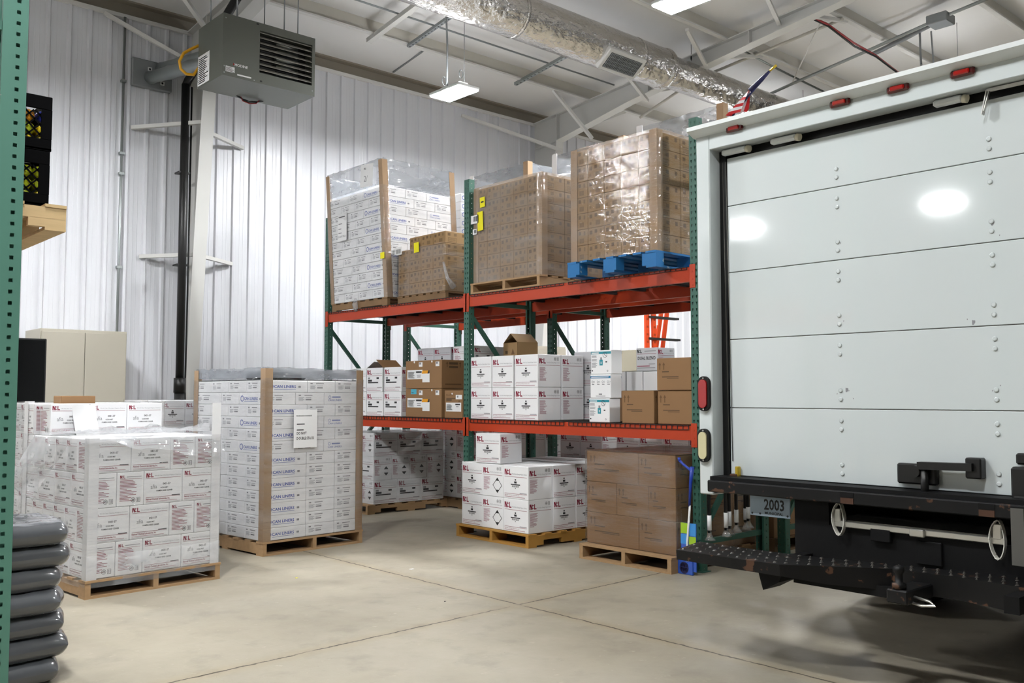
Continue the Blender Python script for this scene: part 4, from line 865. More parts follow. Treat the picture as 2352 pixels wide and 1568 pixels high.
STY = {'ncl': ('card_white', ncl_front, ncl_side), 'ncl_b': ('card_white', ncl_front_b, lambda f: ncl_side(f, tri=True)), 'ncl_bt': ('card_white', lambda f: ncl_side(f, tri=True), ncl_front_b), 'ncl_d': ('card_white', lambda f: ncl_side(f, dia=True), ncl_front), 'ncl_t': ('card_white', ncl_side, ncl_front), 'ncl_g': ('grey_box', ncl_front, ncl_side),
       'afia_l': ('card_white', afia_side, afia_front), 'afia_s': ('card_white', afia_front, afia_side), 'can_l': ('card_white', can_short, can_long), 'can_s': ('card_white', can_long, can_short), 'can_m': ('card_white', can_short, can_small), 'can_n': ('card_white', can_small, can_short),
       'brown': ('card_tan', brown_front, brown_side), 'arrow': ('card_brown', arrows, arrows), 'plain': ('card_white', None, None), 'teal_a': ('card_white', teal_a, None), 'teal_b': ('card_white', teal_b, None), 'klr': ('card_brown', lambda f: klr(f, False), up_side), 'klr_n': ('card_brown', lambda f: klr(f, True), up_side),
       'small': ('card_brown', small_brown, up_side), 'dual': ('grey_box', dual, ncl_side), 'cream': ('cream', None, None), 'brown_plain': ('card_brown', None, None)}
CNAME = {'can': 'can_liner_carton', 'bro': 'small_brown_carton', 'afi': 'hand_cleaner_carton', 'arr': 'arrow_marked_carton', 'ncl': 'white_carton', 'tea': 'teal_banded_carton', 'klr': 'labelled_brown_carton', 'sma': 'labelled_brown_carton', 'dua': 'white_carton', 'pla': 'plain_white_carton', 'cre': 'cream_box'}
def carton(style, x0, y0, z0, dx, dy, dz, label, group=None, rz=0.0, gap=.0025, extra=None):
    """one closed carton; x0,y0,z0 its low corner"""
    m, fF, fS = STY[style]; key = (style, round(dx, 4), round(dy, 4), round(dz, 4))
    if key not in _cart or extra:
        mb = MB(); a, b, c = dx-gap, dy-gap, dz-.0012; body(mb, a, b, c, m)
        if fF: fF(Face(mb, a, b, c, 'F')); fF(Face(mb, a, b, c, 'B'))
        if fS: fS(Face(mb, a, b, c, 'S')); fS(Face(mb, a, b, c, 'N'))
        if extra: extra(mb, a, b, c)
        o = mb.build(CNAME[style[:3]]); 
        if not extra: _cart[key] = o
    else:
        o = _cart[key].copy(); COL.objects.link(o)
    o.location = (x0+dx/2, y0+dy/2, z0); o.rotation_euler = (0, 0, rz)
    for k in ('label', 'category', 'group', 'kind'):
        if k in o: del o[k]
    return tag(o, label, 'box', group)
def core(x0, x1, y0, y1, z0, z1, n, m, label, shear=0.0):
    """the layers of cartons further inside a load, which nothing shows one by one"""
    mb = MB(); h = (z1-z0)/n
    for i in range(n):
        k = 3 if i % 2 else 4; s = -shear*(i+.5)*h
        for j in range(k): a, b = y0+(y1-y0)*j/k, y0+(y1-y0)*(j+1)/k; mb.box(x0+s, x1+s, a+.002, b-.002, z0+i*h+.0005, z0+(i+1)*h-.0005, m)
    return tag(mb.build('cartons'), label, 'boxes', None, 'stuff')
def film_box(x0, x1, y0, y1, z0, z1, m, label, top=False, shear=0.0, seed=1, amp=.004, sides='FSBN', rz=None):
    """stretch wrap pulled round a load: four gently puckered walls, optionally a top sheet"""
    rg = random.Random(seed); mb = MB(); e = .012 if m != 'film_cap' else -.004
    x0 -= e; x1 += e; y0 -= e; y1 += e
    ring = []; st = .07
    def seg(a, b):
        n = max(2, int(math.dist(a, b)/st)); return [(a[0]+(b[0]-a[0])*i/n, a[1]+(b[1]-a[1])*i/n) for i in range(n)]
    r = .012
    cs = [(x0, y1-r), (x0, y0+r), (x0+r, y0), (x1-r, y0), (x1, y0+r), (x1, y1-r), (x1-r, y1), (x0+r, y1)]
    for a, b in zip(cs, cs[1:]+cs[:1]): ring += seg(a, b) if math.dist(a, b) > .03 else [a]
    n = len(ring); k = max(2, int((z1-z0)/.07)); cx, cy = (x0+x1)/2, (y0+y1)/2; vs = []
    for i in range(k+1):
        z = z0+(z1-z0)*i/k
        for (x, y) in ring:
            d = rg.uniform(0, amp); L = math.hypot(x-cx, y-cy); zz = z+(rg.uniform(-.012, .004) if i == k else 0)
            vs.append((x+(x-cx)/L*d-shear*(z-z0), y+(y-cy)/L*d, zz))
    mb.add(vs, [(i*n+j, i*n+(j+1) % n, (i+1)*n+(j+1) % n, (i+1)*n+j) for i in range(k) for j in range(n)], m, True)
    if top: mb.add([(x0-shear*(z1-z0), y0, z1-.004), (x1-shear*(z1-z0), y0, z1-.004), (x1-shear*(z1-z0), y1, z1-.004), (x0-shear*(z1-z0), y1, z1-.004)], [(0, 1, 2, 3)], m)
    return tag(mb.build('stretch_wrap'), label, 'plastic wrap')
def board(x, y, z0, z1, sx, sy, label, m='card_edge', w=.07, shear=0.0, group=None):
    """L-shaped edge protector; sx, sy point into the load"""
    mb = MB(); t = .004
    if shear:
        k = -shear*(z1-z0)
        for (xa, xb, ya, yb) in ((0, sx*w, -sy*t, 0), (-sx*t, 0, -sy*t, sy*w)):
            xa, xb = min(xa, xb), max(xa, xb); ya, yb = min(ya, yb), max(ya, yb); H_ = z1-z0
            mb.add([(xa, ya, 0), (xb, ya, 0), (xb, yb, 0), (xa, yb, 0), (xa+k, ya, H_), (xb+k, ya, H_), (xb+k, yb, H_), (xa+k, yb, H_)], [(3, 2, 1, 0), (4, 5, 6, 7), (0, 1, 5, 4), (1, 2, 6, 5), (2, 3, 7, 6), (3, 0, 4, 7)], m)
    else: mb.box(0, sx*w, -sy*t, 0, 0, z1-z0, m); mb.box(-sx*t, 0, -sy*t, sy*w, 0, z1-z0, m)
    return tag(mb.build('corner_board', None, (x-sx*.0015, y-sy*.0015, z0)), label, 'corner board', group)
CORN = (('near', 0, 0, 1, 1), ('right-hand', 1, 0, -1, 1), ('left-hand', 0, 1, 1, -1), ('hidden far', 1, 1, -1, -1))
def boards(x0, x1, y0, y1, z0, z1, what, m='card_edge', shear=0.0, colour='brown', w=.07, which=(0, 1, 2, 3), tops=None):
    for i in which:
        n_, a, b, sx, sy = CORN[i]; board((x0, x1)[a], (y0, y1)[b], z0, (tops or {}).get(i, z1), sx, sy, '%s edge board on the %s corner of %s' % (colour, n_, what), m, w, shear)

def can_load(x0, y0, z0, n, what, first=0, shear=0.0, h=.104, alt=None, faces='FS'):
    """white can-liner cartons laid in alternating layers: .42 x .30 footprints; only the outer cartons of the two seen faces are single objects"""
    L, S = .42, .30; W_, D_ = L+2*S, 4*S
    for i in range(first, n):
        z = z0+i*h; s = -shear*(i+.5)*h; odd = (i % 2 == 1 and i >= (alt or 0)) ; lay = LAY(i)
        if not odd:
            xs = [(0, L, S, 'can_l'), (L, S, L, 'can_s' if 0 else 'can_m'), (L+S, S, L, 'can_m')]
            xs = [(0, L, S, 'can_l'), (L, S, L, 'can_n2'), (L+S, S, L, 'can_n2')]
            colf = [(S, L, S), (2*S, L, S), (3*S, L, S)]
        else:
            xs = [(0, S, L, 'can_n2'), (S, S, L, 'can_n2'), (2*S, L, S, 'can_m2')]
            colf = [(L, L, S), (L+S, S, L+.06)]
        for j, (x, dx, dy, st) in enumerate(xs):
            stl = {'can_n2': 'can_s', 'can_m2': 'can_m', 'can_l': 'can_l'}[st]
            if not odd and j == 1 and dy > S: pass
            carton(stl, x0+x+s, y0, z, dx, min(dy, L), h, 'white can-liner carton, %s, %s from left, right-facing side of %s' % (lay, NTH[j], what), 'can-liner cartons of '+what)
        for j, (y, dx, dy) in enumerate(colf):
            carton('can_m' if dy > dx or dx == S else 'can_l', x0+s, y0+y, z, min(dx, L if not odd else dx), dy, h, 'white can-liner carton, %s, %s behind corner, left-facing side of %s' % (lay, NTH[j+1], what), 'can-liner cartons of '+what)
    a = .43
    core(x0+a, x0+W_-.003, y0+a, y0+D_-.003, z0, z0+n*h, n, 'card_white', 'remaining white cartons inside and behind '+what, shear)
    return W_, D_
def brown_load(x0, y0, z0, rows, cols, what, h=.135, w=.2, d=.3, sides=4, skip=(), shear=0.0):
    for i in range(rows):
        z = z0+i*h; s = -shear*(i+.5)*h
        for j in range(cols):
            if (i, j) in skip: continue
            y = y0+(cols-1-j)*w
            carton('brown', x0+s, y, z, d, w, h, 'small brown carton, %s, %s from left, aisle face of %s' % (LAY(i), NTH[j], what), 'small brown cartons of '+what)
        for j in range(1, sides):
            if (i, 's') in skip: continue
            carton('brown', x0+s+j*d, y0, z, d, w, h, 'small brown carton, %s, %s behind corner, end face of %s' % (LAY(i), NTH[j], what), 'small brown cartons of '+what)
    r = rows-(1 if skip else 0)
    core(x0+d+.003, x0+sides*d-.003, y0+w+.003, y0+cols*w-.003, z0, z0+r*h, r, 'card_tan', 'remaining small brown cartons inside '+what, shear)

# ================================================================ loads on the floor by the aisle
# pallet of cans liners, wrapped, brown edge boards
def rotated(fn, cx, cy, a):
    """build fn() and turn everything it made about (cx, cy) by a"""
    before = set(bpy.data.objects); fn(); c, s = math.cos(a), math.sin(a)
    for o in bpy.data.objects:
        if o in before or o.parent is not None: continue
        x, y, z = o.location; o.location = (cx+(x-cx)*c-(y-cy)*s, cy+(x-cx)*s+(y-cy)*c, z); o.rotation_euler.z += a
def P2():
    x, y, z = 3.70, 7.26, .122; n = 13; what = 'floor can-liner load'
    W_, D_ = can_load(x, y, z, n, what, alt=6)
    pallet(x+W_/2, y+D_/2, 0, W_+.02, D_+.02, 'wooden pallet under the wrapped can-liner load standing on the floor', h=.118, m='wood', stringers='y', seed=3)
    boards(x, x+W_, y, y+D_, z-.01, 1.575, what)
    film_box(x, x+W_, y, y+D_, .119, z+n*.104+.02, 'film', 'clear stretch wrap around the tall can-liner load on the floor', seed=5, top=False)
    film_box(x, x+W_, y, y+D_, z+n*.104+.021, 1.585, 'film_cap', 'greyish wrap standing up round the top of the floor can-liner load', seed=6, top=False)
    mb = MB(); mb.box(0, W_, 0, D_-.02, 0, .004, 'black'); tag(mb.build('cap_sheet', None, (x, y+.01, z+n*.104+.002)), 'dark sheet laid on top of the floor can-liner load', 'sheet')
    mb = MB(); f = Face(mb, .24, 1, .33, 'S'); mb.box(-.12, .12, -.001, .0, 0, .33, 'paper'); f.d = (.24, .0028, .33)
    f.text(.025, .27, .012, 'PACKAGING CONTENTS', 'ink', True, w=.16); f.rect(.03, .2, .08, .008, 'ink'); f.rect(.03, .15, .07, .008, 'ink'); f.text(.03, .115, .022, 'DO NOT', 'ink', True, w=.1); f.text(.03, .07, .024, 'DOUBLE STACK', 'ink', True, w=.18)
    tag(mb.build('notice_sheet', None, (x+.39, y-.022, z+.77), 0), 'white paper reading do not double stack on the can-liner load', 'paper')
    rg = random.Random(4); mb = MB(); n_ = 14; vs = []
    for i in range(6):
        for j in range(n_):
            a = 2*math.pi*j/n_; r = (.19, .2, .17, .12, .06, .0)[i]*(1+.25*rg.random()); vs.append((r*math.cos(a)*1.3, r*math.sin(a)*.9, (0, .03, .06, .085, .1, .11)[i]*(1+.1*rg.random())))
    mb.add(vs, [(i*n_+j, i*n_+(j+1) % n_, (i+1)*n_+(j+1) % n_, (i+1)*n_+j) for i in range(5) for j in range(n_)], 'black_gloss', True)
    tag(mb.build('plastic_bag', None, (x+.66, y+.9, z+n*.104+.008)), 'crumpled black plastic bag on top of the floor can-liner load', 'bag')
rotated(P2, 3.70, 7.26, R(5))

# pallet of hand-cleaner cartons with its torn wrap
def P1():
    L, S, h = .285, .19, .232; x, y, z = 2.06, 6.52, .124; what = 'open white load'; g = 'hand-cleaner cartons of the open white load'
    rows = ([('S', S), ('S', S), ('L', L), ('L', L)], [('L', L), ('L', L), ('S', S), ('S', S)])
    for i in range(4):
        u = x
        for j, (k, w_) in enumerate(rows[i % 2]):
            carton('afia_l' if k == 'L' else 'afia_s', u, y, z+i*h, w_, S if k == 'L' else L, h, 'white hand-cleaner carton, %s, %s from left, front of open white load' % (LAY(i), NTH[j]), g); u += w_
        v0, st, k, dx = (L, L, 3, S) if i % 2 == 0 else (S, S, 5, L)
        for j in range(k):
            carton('afia_s', x, y+v0+j*st, z+i*h, dx, st, h, 'white hand-cleaner carton, %s, %s behind corner, left side of open white load' % (LAY(i), NTH[j]), g)
    core(x+L+.003, x+.95, y+L+.003, y+1.14, z, z+4*h, 4, 'card_white', 'remaining white cartons inside the open white load')
    for j in range(3): carton('afia_l', x+j*L+.04, y+.78, z+4*h, L, S, h, 'white hand-cleaner carton, %s from the left in the half-used top layer' % NTH[j], g)
    carton('afia_s', x, y+.98, z+4*h, S, L*.55, h, 'white hand-cleaner carton at the back left of the half-used top layer', g)
    carton('brown_plain', x+.195, y+.985, z+4*h, .26, .15, .29, 'small brown carton behind the half-used top layer of white cartons')
    pallet(x+.475, y+.58, 0, .98, 1.19, 'wooden pallet under the open white hand-cleaner load near the dark bags', h=.12, m='wood', stringers='y', seed=8)
    boards(x, x+.95, y, y+1.14, z-.01, z+4*h+.004, 'the open white load', 'white', 0, 'white', .065, tops={1: 1.29, 2: 1.30, 3: 1.29})
    film_box(x, x+.95, y, y+1.14, .07, .28, 'film_loose', 'bunched clear wrap round the foot of the open white load', seed=9, amp=.012)
    film_box(x, x+.95, y, y+1.14, .285, z+4*h+.01, 'film', 'clear stretch wrap around the open white hand-cleaner load', seed=10)
    # loose film thrown over the cut top and hanging at the corner
    rg = random.Random(12); mb = MB(); n, m_ = 22, 12; vs = []
    for i in range(n+1):
        for j in range(m_+1):
            u, v = i/n, j/m_; vs.append((x-.03+1.01*u, y-.04+.78*v, z+4*h+.02+.05*abs(math.sin(9*u+3*v))*rg.uniform(.3, 1)*(1-.4*v)+(.03 if j == 1 else 0)-(.16*u if j == 0 else 0)-(.05 if j == 0 else 0)))
    mb.add(vs, [(i*(m_+1)+j, (i+1)*(m_+1)+j, (i+1)*(m_+1)+j+1, i*(m_+1)+j+1) for i in range(n) for j in range(m_)], 'film_loose', True)
    tag(mb.build('loose_wrap'), 'loose torn clear film lying over the open white load', 'plastic wrap')
    mb = MB(); P = [ony(*p, y+.35) for p in ((92, 1000), (170, 1000), (66, 1050), (150, 1060), (30, 1095), (120, 1090), (33, 1112), (95, 1118), (52, 1124), (85, 1150))]
    vs = []
    for k in range(0, 10, 2):
        a, b = Vector(P[k]), Vector(P[k+1])
        for j in range(9): t = j/8; p = a*(1-t)+b*t; vs.append((p.x, p.y+.05*math.sin(5*t+k)+rg.uniform(-.02, .02), p.z+rg.uniform(-.01, .01)))
    mb.add(vs, [(i*9+j, i*9+j+1, (i+1)*9+j+1, (i+1)*9+j) for i in range(4) for j in range(8)], 'film_loose', True)
    o = tag(mb.build('loose_wrap'), 'flap of clear film hanging out at the left corner of the open white load', 'plastic wrap'); o.location.x -= .0
    mb = MB(); a, b = ony(190, 930, y+.74), ony(246, 1000, y+.74); mb.add([(a[0]+(b[0]-a[0])*(i/8)+.02*j/4, y+.74-.02*math.sin(i*.5)-.05*(j/4)**2, a[2]+(b[2]-a[2])*j/4) for j in range(5) for i in range(9)], [(j*9+i, (j+1)*9+i, (j+1)*9+i+1, j*9+i+1) for j in range(4) for i in range(8)], 'paper', True)
    tag(mb.build('paper_sheet', fix=True), 'blank white sheet hanging before the half-used top layer', 'paper')
rotated(P1, 2.06, 6.52, R(5.5))
def P0():
    L, S, h = .285, .19, .232; x, y, z = 2.10, 7.80, .124
    for i in range(5):
        for j in range(5): carton('afia_s', x, y+j*S, z+i*h, L, S, h, 'white hand-cleaner carton, %s, %s along, left side of wrapped load behind' % (LAY(i), NTH[j]), 'hand-cleaner cartons of the wrapped load behind')
    core(x+L+.003, x+.95, y, y+.95, z, z+5*h, 5, 'card_white', 'remaining white cartons of the wrapped load behind')
    pallet(x+.475, y+.475, 0, .97, .97, 'wooden pallet under the wrapped white load behind the open one', h=.12, m='wood', seed=11)
    film_box(x, x+.95, y, y+.95, .121, z+5*h+.01, 'film_milky', 'cloudy stretch wrap around the white load behind the open one', seed=13, top=True)
P0()
def P0b():
    L, S, h = .33, .235, .235; x, y, z = 3.38, 8.72, .124
    for i in range(5):
        for j in range(4): carton('ncl_t', x+j*S, y, z+i*h, S, L, h, 'white carton, %s, %s from left, shaded load by column foot' % (LAY(i), NTH[j]), 'cartons of the shaded load by the column foot')
    core(x, x+.94, y+L+.003, y+.95, z, z+5*h, 5, 'card_white', 'remaining cartons of the shaded load by the column foot')
    pallet(x+.47, y+.475, 0, .97, .97, 'wooden pallet under the shaded white load by the column foot', h=.12, m='wood', seed=12)
    film_box(x, x+.94, y, y+.95, .121, z+5*h+.008, 'film', 'clear wrap on the shaded white load by the column foot', seed=14, top=True)
P0b()

# ================================================================ upper level loads, front row
UZ = ZT+.0062
def A():
    x, y, z, n, sh = 5.885, 8.665, UZ+.1, 12, .06; what = 'tall leaning upper load'
    W_, D_ = can_load(x, y, z, n, what, shear=sh, alt=0)
    pallet(x+.5, y+.6, UZ, 1.0, 1.18, 'dark wooden pallet under the leaning can-liner load on the top beams', h=.098, m='wood_grey', seed=21)
    boards(x, x+W_, y, y+D_, z-.005, 4.0, what, shear=sh)
    zt = z+n*.104+.02; film_box(x, x+W_, y, y+D_, z-.001, zt, 'film', 'clear wrap around the tall leaning can-liner load on the top beams', seed=22, shear=sh)
    k_ = sh*(zt-z); film_box(x-k_, x+W_-k_, y, y+D_, zt+.001, 4.02, 'film_cap', 'grey wrap standing up round the top of the leaning load', seed=29, shear=sh)
    mb = MB(); mb.box(-.001, 0, -.13, .13, 0, .26, 'paper'); f = Face(mb, .002, .26, .26, 'F'); f.text(.07, .2, .02, 'FILL', 'ink', True); f.text(.08, .06, .07, '2/', 'ink_pale'); o = mb.build('notice_sheet', None, (x-.018-sh*1.45, y+.30, 3.73), R(0)); o.rotation_euler.x = R(4); tag(o, 'white paper notice at the top of the leaning can-liner load', 'paper')
    mb = MB(); mb.box(-.001, 0, -.1, .1, 0, .33, 'paper'); f = Face(mb, .002, .2, .33, 'F'); f.rect(.02, .28, .14, .012, 'ink'); f.rect(.02, .2, .08, .01, 'ink_pale'); f.rect(.02, .14, .06, .01, 'ink_pale'); f.rect(.02, .09, .07, .01, 'ink_pale'); f.text(.02, .04, .022, 'DO NOT STACK', 'ink_pale', True, w=.16); tag(mb.build('notice_sheet', None, (x-.018-sh*.9, y+.86, 3.18)), 'printed white paper halfway up the leaning can-liner load', 'paper')
    mb = MB(); mb.box(-.001, 0, -.04, .04, 0, .07, 'note_yellow'); tag(mb.build('sticky_note', None, (x-.02-sh*.45, y+.045, 2.88)), 'small yellow note on the near edge of the leaning load', 'note')
    mb = MB(); mb.tube([(x-.03, y+.62, z+.02), (x-.05, y+.6, z-.05), (x-.04, y+.58, z-.13)], .02, 'film_loose', 8, rad=[.015, .035, .02]); tag(mb.build('wrap_tail'), 'tail of clear film hanging below the leaning can-liner load', 'plastic wrap')
A()
def B():
    x, y, z = 6.0, 7.765, UZ+.1; what = 'low upper load'; sk = {(4, 0)}
    brown_load(x, y, z, 5, 4, what, h=.128, w=.216, d=.3, sides=3, skip=sk)
    pallet(x+.48, y+.432, UZ, .96, .875, 'dark wooden pallet under the low brown load on the top beams', h=.098, m='wood_grey', seed=23)
    film_box(x, x+.9, y, y+.864, z+.001, z+.52, 'film', 'clear wrap around the low brown load on the top beams', seed=24)
    mb = MB(); mb.box(-.001, 0, -.045, .045, 0, .11, 'note_yellow'); o = mb.build('sticky_note', None, (x-.02, y+.49, z+.46)); o.rotation_euler.x = R(-3); tag(o, 'yellow note on the low brown load', 'note')
    mb = MB(); mb.box(-.001, 0, -.06, .06, 0, .09, 'paper'); f = Face(mb, .002, .12, .09, 'F')
    for i in range(9): f.rect(.012+i*.0105, .015, .005, .05, 'ink')
    tag(mb.build('barcode_label', None, (x-.0205, y+.83, z+.47)), 'white barcode label on the low brown load', 'label')
    mb = MB(); p = [(x-.01, y+.02, z+.30), (x-.05, y-.1, z+.12), (x-.03, y-.18, z+.02)]; mb.tube(p, .02, 'film_loose', 8, rad=[.012, .02, .035]); tag(mb.build('wrap_tail'), 'twisted tail of clear film beside the low brown load', 'plastic wrap')
B()
def Cc():
    x, y, z = 5.9, 6.18, UZ+.108; what = 'middle upper load'
    brown_load(x, y, z, 7, 5, what, h=.135, w=.196, sides=3)
    pallet(x+.46, y+.49, UZ, 1.0, 1.0, 'wooden pallet under the middle brown load on the top beams', h=.106, m='wood', stringers='x', seed=25)
    boards(x, x+.9, y, y+.98, z-.005, z+.955, what, 'card_edge')
    film_box(x, x+.9, y, y+.98, z+.001, z+.965, 'film_milky', 'cloudy wrap around the middle brown load on the top beams', seed=26, top=True)
    for yy, zz, h_, w_, t_ in ((.83, .75, .1, .075, 'upper small yellow note on the middle brown load'), (.86, .52, .19, .085, 'lower long yellow note on the middle brown load')):
        mb = MB(); mb.box(-.001, 0, -w_/2, w_/2, 0, h_, 'note_yellow'); f = Face(mb, .002, w_, h_, 'F')
        if h_ < .15: f.rect(.015, .045, .045, .014, 'ink')
        o = mb.build('sticky_note', None, (x-.0215, y+yy, z+zz)); o.rotation_euler.x = R(-3); tag(o, t_, 'note')
    for yy, zz, h_, w_, t_ in ((.95, .60, .085, .12, 'larger barcode label at the left edge of the middle brown load'), (.95, .49, .055, .06, 'smaller barcode label at the left edge of the middle brown load')):
        mb = MB(); mb.box(-.001, 0, -w_/2, w_/2, 0, h_, 'paper'); f = Face(mb, .002, w_, h_, 'F')
        for i in range(8): f.rect(w_*.3+i*w_*.08, h_*.25, w_*(.03+.02*(i % 3)), h_*.6, 'ink')
        tag(mb.build('barcode_label', None, (x-.0215, y+yy, z+zz)), t_, 'label')
Cc()
def D():
    x, y, z = 5.70, 4.655, UZ+.132; what = 'blue-pallet upper load'
    brown_load(x, y, z, 7, 5, what, h=.137, w=.188, sides=3)
    pallet(x+.45, y+.47, UZ, .98, .97, 'blue painted block pallet on the top beams', h=.13, m='pallet_blue', block=True, stringers='y', seed=27)
    boards(x, x+.9, y, y+.94, z-.005, z+.972, what, 'card_edge')
    film_box(x, x+.9, y, y+.94, z+.001, z+.98, 'film', 'glossy wrap around the brown load on the blue pallet', seed=28, top=True)
    mb = MB(); mb.box(0, .25, -.06, .06, 0, .004, 'paper'); tag(mb.build('paper_scrap', None, (x+.25, y+.62, UZ+.018)), 'white scrap lying inside the blue pallet', 'paper')
D()
# second row, only the tops show
def E(y, zt, what, seed, x=7.0, wid=None, top=False, n=12):
    z = UZ+.11; h = .104
    W_, D_ = 1.0, 1.02
    for i in (9, 10, 11):
        for j in range(3): carton('can_m', x, y+j*.34, z+i*h, .3, .34, h, 'white can-liner carton, %s, %s along, aisle face of %s' % (LAY(i), NTH[j], what), 'can-liner cartons of '+what)
        for j in range(2): carton('can_l', x+.3+j*.34, y, z+i*h, .34, .3, h, 'white can-liner carton, %s, %s behind corner, end face of %s' % (LAY(i), NTH[j], what), 'can-liner cartons of '+what)
    core(x, x+.98, y, y+D_-.003, z, z+9*h, 9, 'card_white', 'lower layers of white cartons in '+what); core(x+.303, x+.98, y+.303, y+D_-.003, z+9*h, z+12*h, 3, 'card_white', 'inner cartons in the top of '+what)
    pallet(x+.49, y+.51, UZ, 1.0, 1.04, 'wooden pallet under '+what, h=.106, m='wood_grey', seed=seed)
    boards(x, x+.98, y, y+D_, z, zt, what, which=(0, 1, 3)); boards(x, x+.98, y, y+D_, z, zt, what, 'white', 0, 'white', which=(2,)); film_box(x, x+.98, y, y+D_, z+.001, z+12*.104+.02, 'film', 'clear wrap around '+what, seed=seed+2); film_box(x, x+.98, y, y+D_, z+12*.104+.021, zt-.01, 'film_cap', 'cloudy wrap standing up round the top of '+what, seed=seed+1, top=top)
E(7.56, 3.97, 'load behind middle post', 31)
E(6.14, 3.96, 'load behind middle brown', 33)
E(4.94, 4.01, 'load behind blue pallet', 35)
z = UZ+.11
for i in range(13): carton('can_l', 7.03, 8.80, z+i*.104, .42, .3, .104, 'white can-liner carton in unwrapped stack right of leaning load, %s' % LAY(i), 'can-liner cartons stacked beyond the leaning load')
pallet(7.4, 9.15, UZ, .9, .96, 'wooden pallet under the unwrapped stack in the second row', h=.106, m='wood_grey', seed=37)
mb = MB(); mb.add([(0, -.12, 0), (.1, .1, 0), (-.1, .1, 0), (-.02, 0, .12), (.05, .05, .07)], [(0, 1, 4), (0, 4, 3), (1, 2, 3), (1, 3, 4), (2, 0, 3)], 'black'); tag(mb.build('plastic_scrap', None, (7.3, 6.35, UZ+.11+12*.104+.003)), 'dark crumpled plastic scrap on top of a second-row load', 'plastic')
# little flag on a slanting stick above the truck corner
fp = [onx(*p, 6.9) for p in ((1783, 150), (1768, 163), (1724, 208), (1690, 255))]
t = thing('flag', 'small rolled american flag on a slanting stick above the truck corner', 'flag', fp[3]); o0 = Vector(fp[3]); fp = [Vector(p)-o0 for p in fp]
base = Vector((7.3-o0.x, 5.6-o0.y, 4.02-o0.z))
mb = MB(); mb.tube([Vector((6.988, 4.93, 3.75))-o0, fp[3], fp[1]], .009, 'navy', 8); mb.build('stick', t); mb = MB(); mb.tube([fp[1], fp[0]], .011, 'gold', 8, rad=[.009, .012]); mb.build('finial', t)
mb = MB(); mb.tube([fp[1], fp[1]*.6+fp[2]*.4, fp[2]], .02, 'navy', 10, rad=[.011, .02, .026]); mb.build('blue_canton', t)
q = [Vector(onx(*p, 6.9))-o0 for p in ((1724, 206), (1720, 250), (1705, 256), (1688, 260), (1668, 266))]
mb = MB()
for i in range(4):
    for (a, b) in ((q[0], None),):
        u0, u1 = .02*math.sin(i*2.1), .02*math.sin((i+1)*2.1)
        mb.add([q[0]+Vector((u0*.2, 0, 0)), q[i+1]+Vector((u0, 0, 0)), q[i+1]*.5+q[min(i+2, 4)]*.5+Vector((.02, 0, -.01)), q[min(i+2, 4)]+Vector((u1, 0, 0))], [(0, 1, 2), (0, 2, 3)], 'flag_red' if i % 2 == 0 else 'flag_white')
a, b = q[4], q[0]
for i in range(7):
    t0, t1 = i/7, (i+1)/7; mb.add([b*(1-t0)+a*t0+Vector((-.012, 0, 0)), b*(1-t1)+a*t1+Vector((-.012, 0, 0)), q[2]*(t1)+b*(1-t1)+Vector((-.03, 0, -.01)), q[2]*t0+b*(1-t0)+Vector((-.03, 0, -.01))], [(0, 1, 2, 3)], 'flag_red' if i % 2 == 0 else 'flag_white')
mb.build('striped_cloth', t)

# ================================================================ middle level, front row
MZ = ZL+.0062
def put(style, x0, y0, z0, dx, dy, dz, label, g=None, **k): return carton(style, x0, y0, z0, dx, dy, dz, label, g, **k)
g = 'white cartons on the right half of the middle level'
K = .305
for i, lv in enumerate(('lower', 'upper')):
    put('ncl', 5.875, 6.87, MZ+i*K, .30, .315, K, '%s white carton in the leftmost column right of the middle post' % lv, g)
    put('ncl', 5.88, 6.555, MZ+i*K, .30, .31, K, '%s white carton in the second column right of the middle post' % lv, g)
    put('ncl', 5.87, 6.205, MZ+i*K, .30, .32, K, '%s white carton in the protruding third column right of the middle post' % lv, g)
    put('ncl', 6.185, 6.87, MZ+i*K, .30, .315, K, '%s hidden white carton behind the leftmost column by the post' % lv, g)
    put('ncl', 6.185, 6.555, MZ+i*K, .30, .31, K, '%s hidden white carton behind the second column by the post' % lv, g)
    put('ncl', 6.175, 6.205, MZ+i*K, .30, .32, K, '%s white carton behind the protruding column, shaded side to the camera' % lv, g)
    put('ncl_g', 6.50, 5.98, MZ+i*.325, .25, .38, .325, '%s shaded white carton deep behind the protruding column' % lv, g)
# open brown carton with its flaps folded up like a roof
t = thing('open_carton', 'small brown carton with raised flaps on the white cartons by the post', 'box', (6.36, 6.98, MZ+2*K+.001)); t.rotation_euler.z = R(-12)
mb = MB(); a, b, c = .12, .14, .15
for x0_, x1_, y0_, y1_ in ((-a, -a+.004, -b, b), (a-.004, a, -b, b), (-a, a, -b, -b+.004), (-a, a, b-.004, b)): mb.box(x0_, x1_, y0_, y1_, 0, c, 'card_tan')
mb.box(-a, a, -b, b, 0, .004, 'card_tan'); f = Face(mb, 2*a, 2*b, c, 'F'); f.poly([(.16, .03), (.23, .03), (.195, .09)], 'card_dark'); f.rect(.04, .04, .05, .03, 'card_ink'); mb.build('carton_body', t)
for y_, s in ((-b, 1), (b, -1)): mb = MB(); mb.bar((0, y_, c), (0, y_+s*b*.95, c+.09), 2*a-.004, .004, 'card_tan'); mb.build('flap', t)
for i, (st, lv) in enumerate((('teal_a', 'bottom'), ('teal_b', 'middle'), ('teal_a', 'top'))):
    put(st, 5.88+.006*i, 5.335-.02*(i == 1)*.5-.012*(i == 2), MZ+i*.206, .14, .24, .206, '%s white carton with teal band in the stack of three' % lv, 'teal-banded cartons stacked three high')
g = 'plain brown cartons at the right end of the middle level'
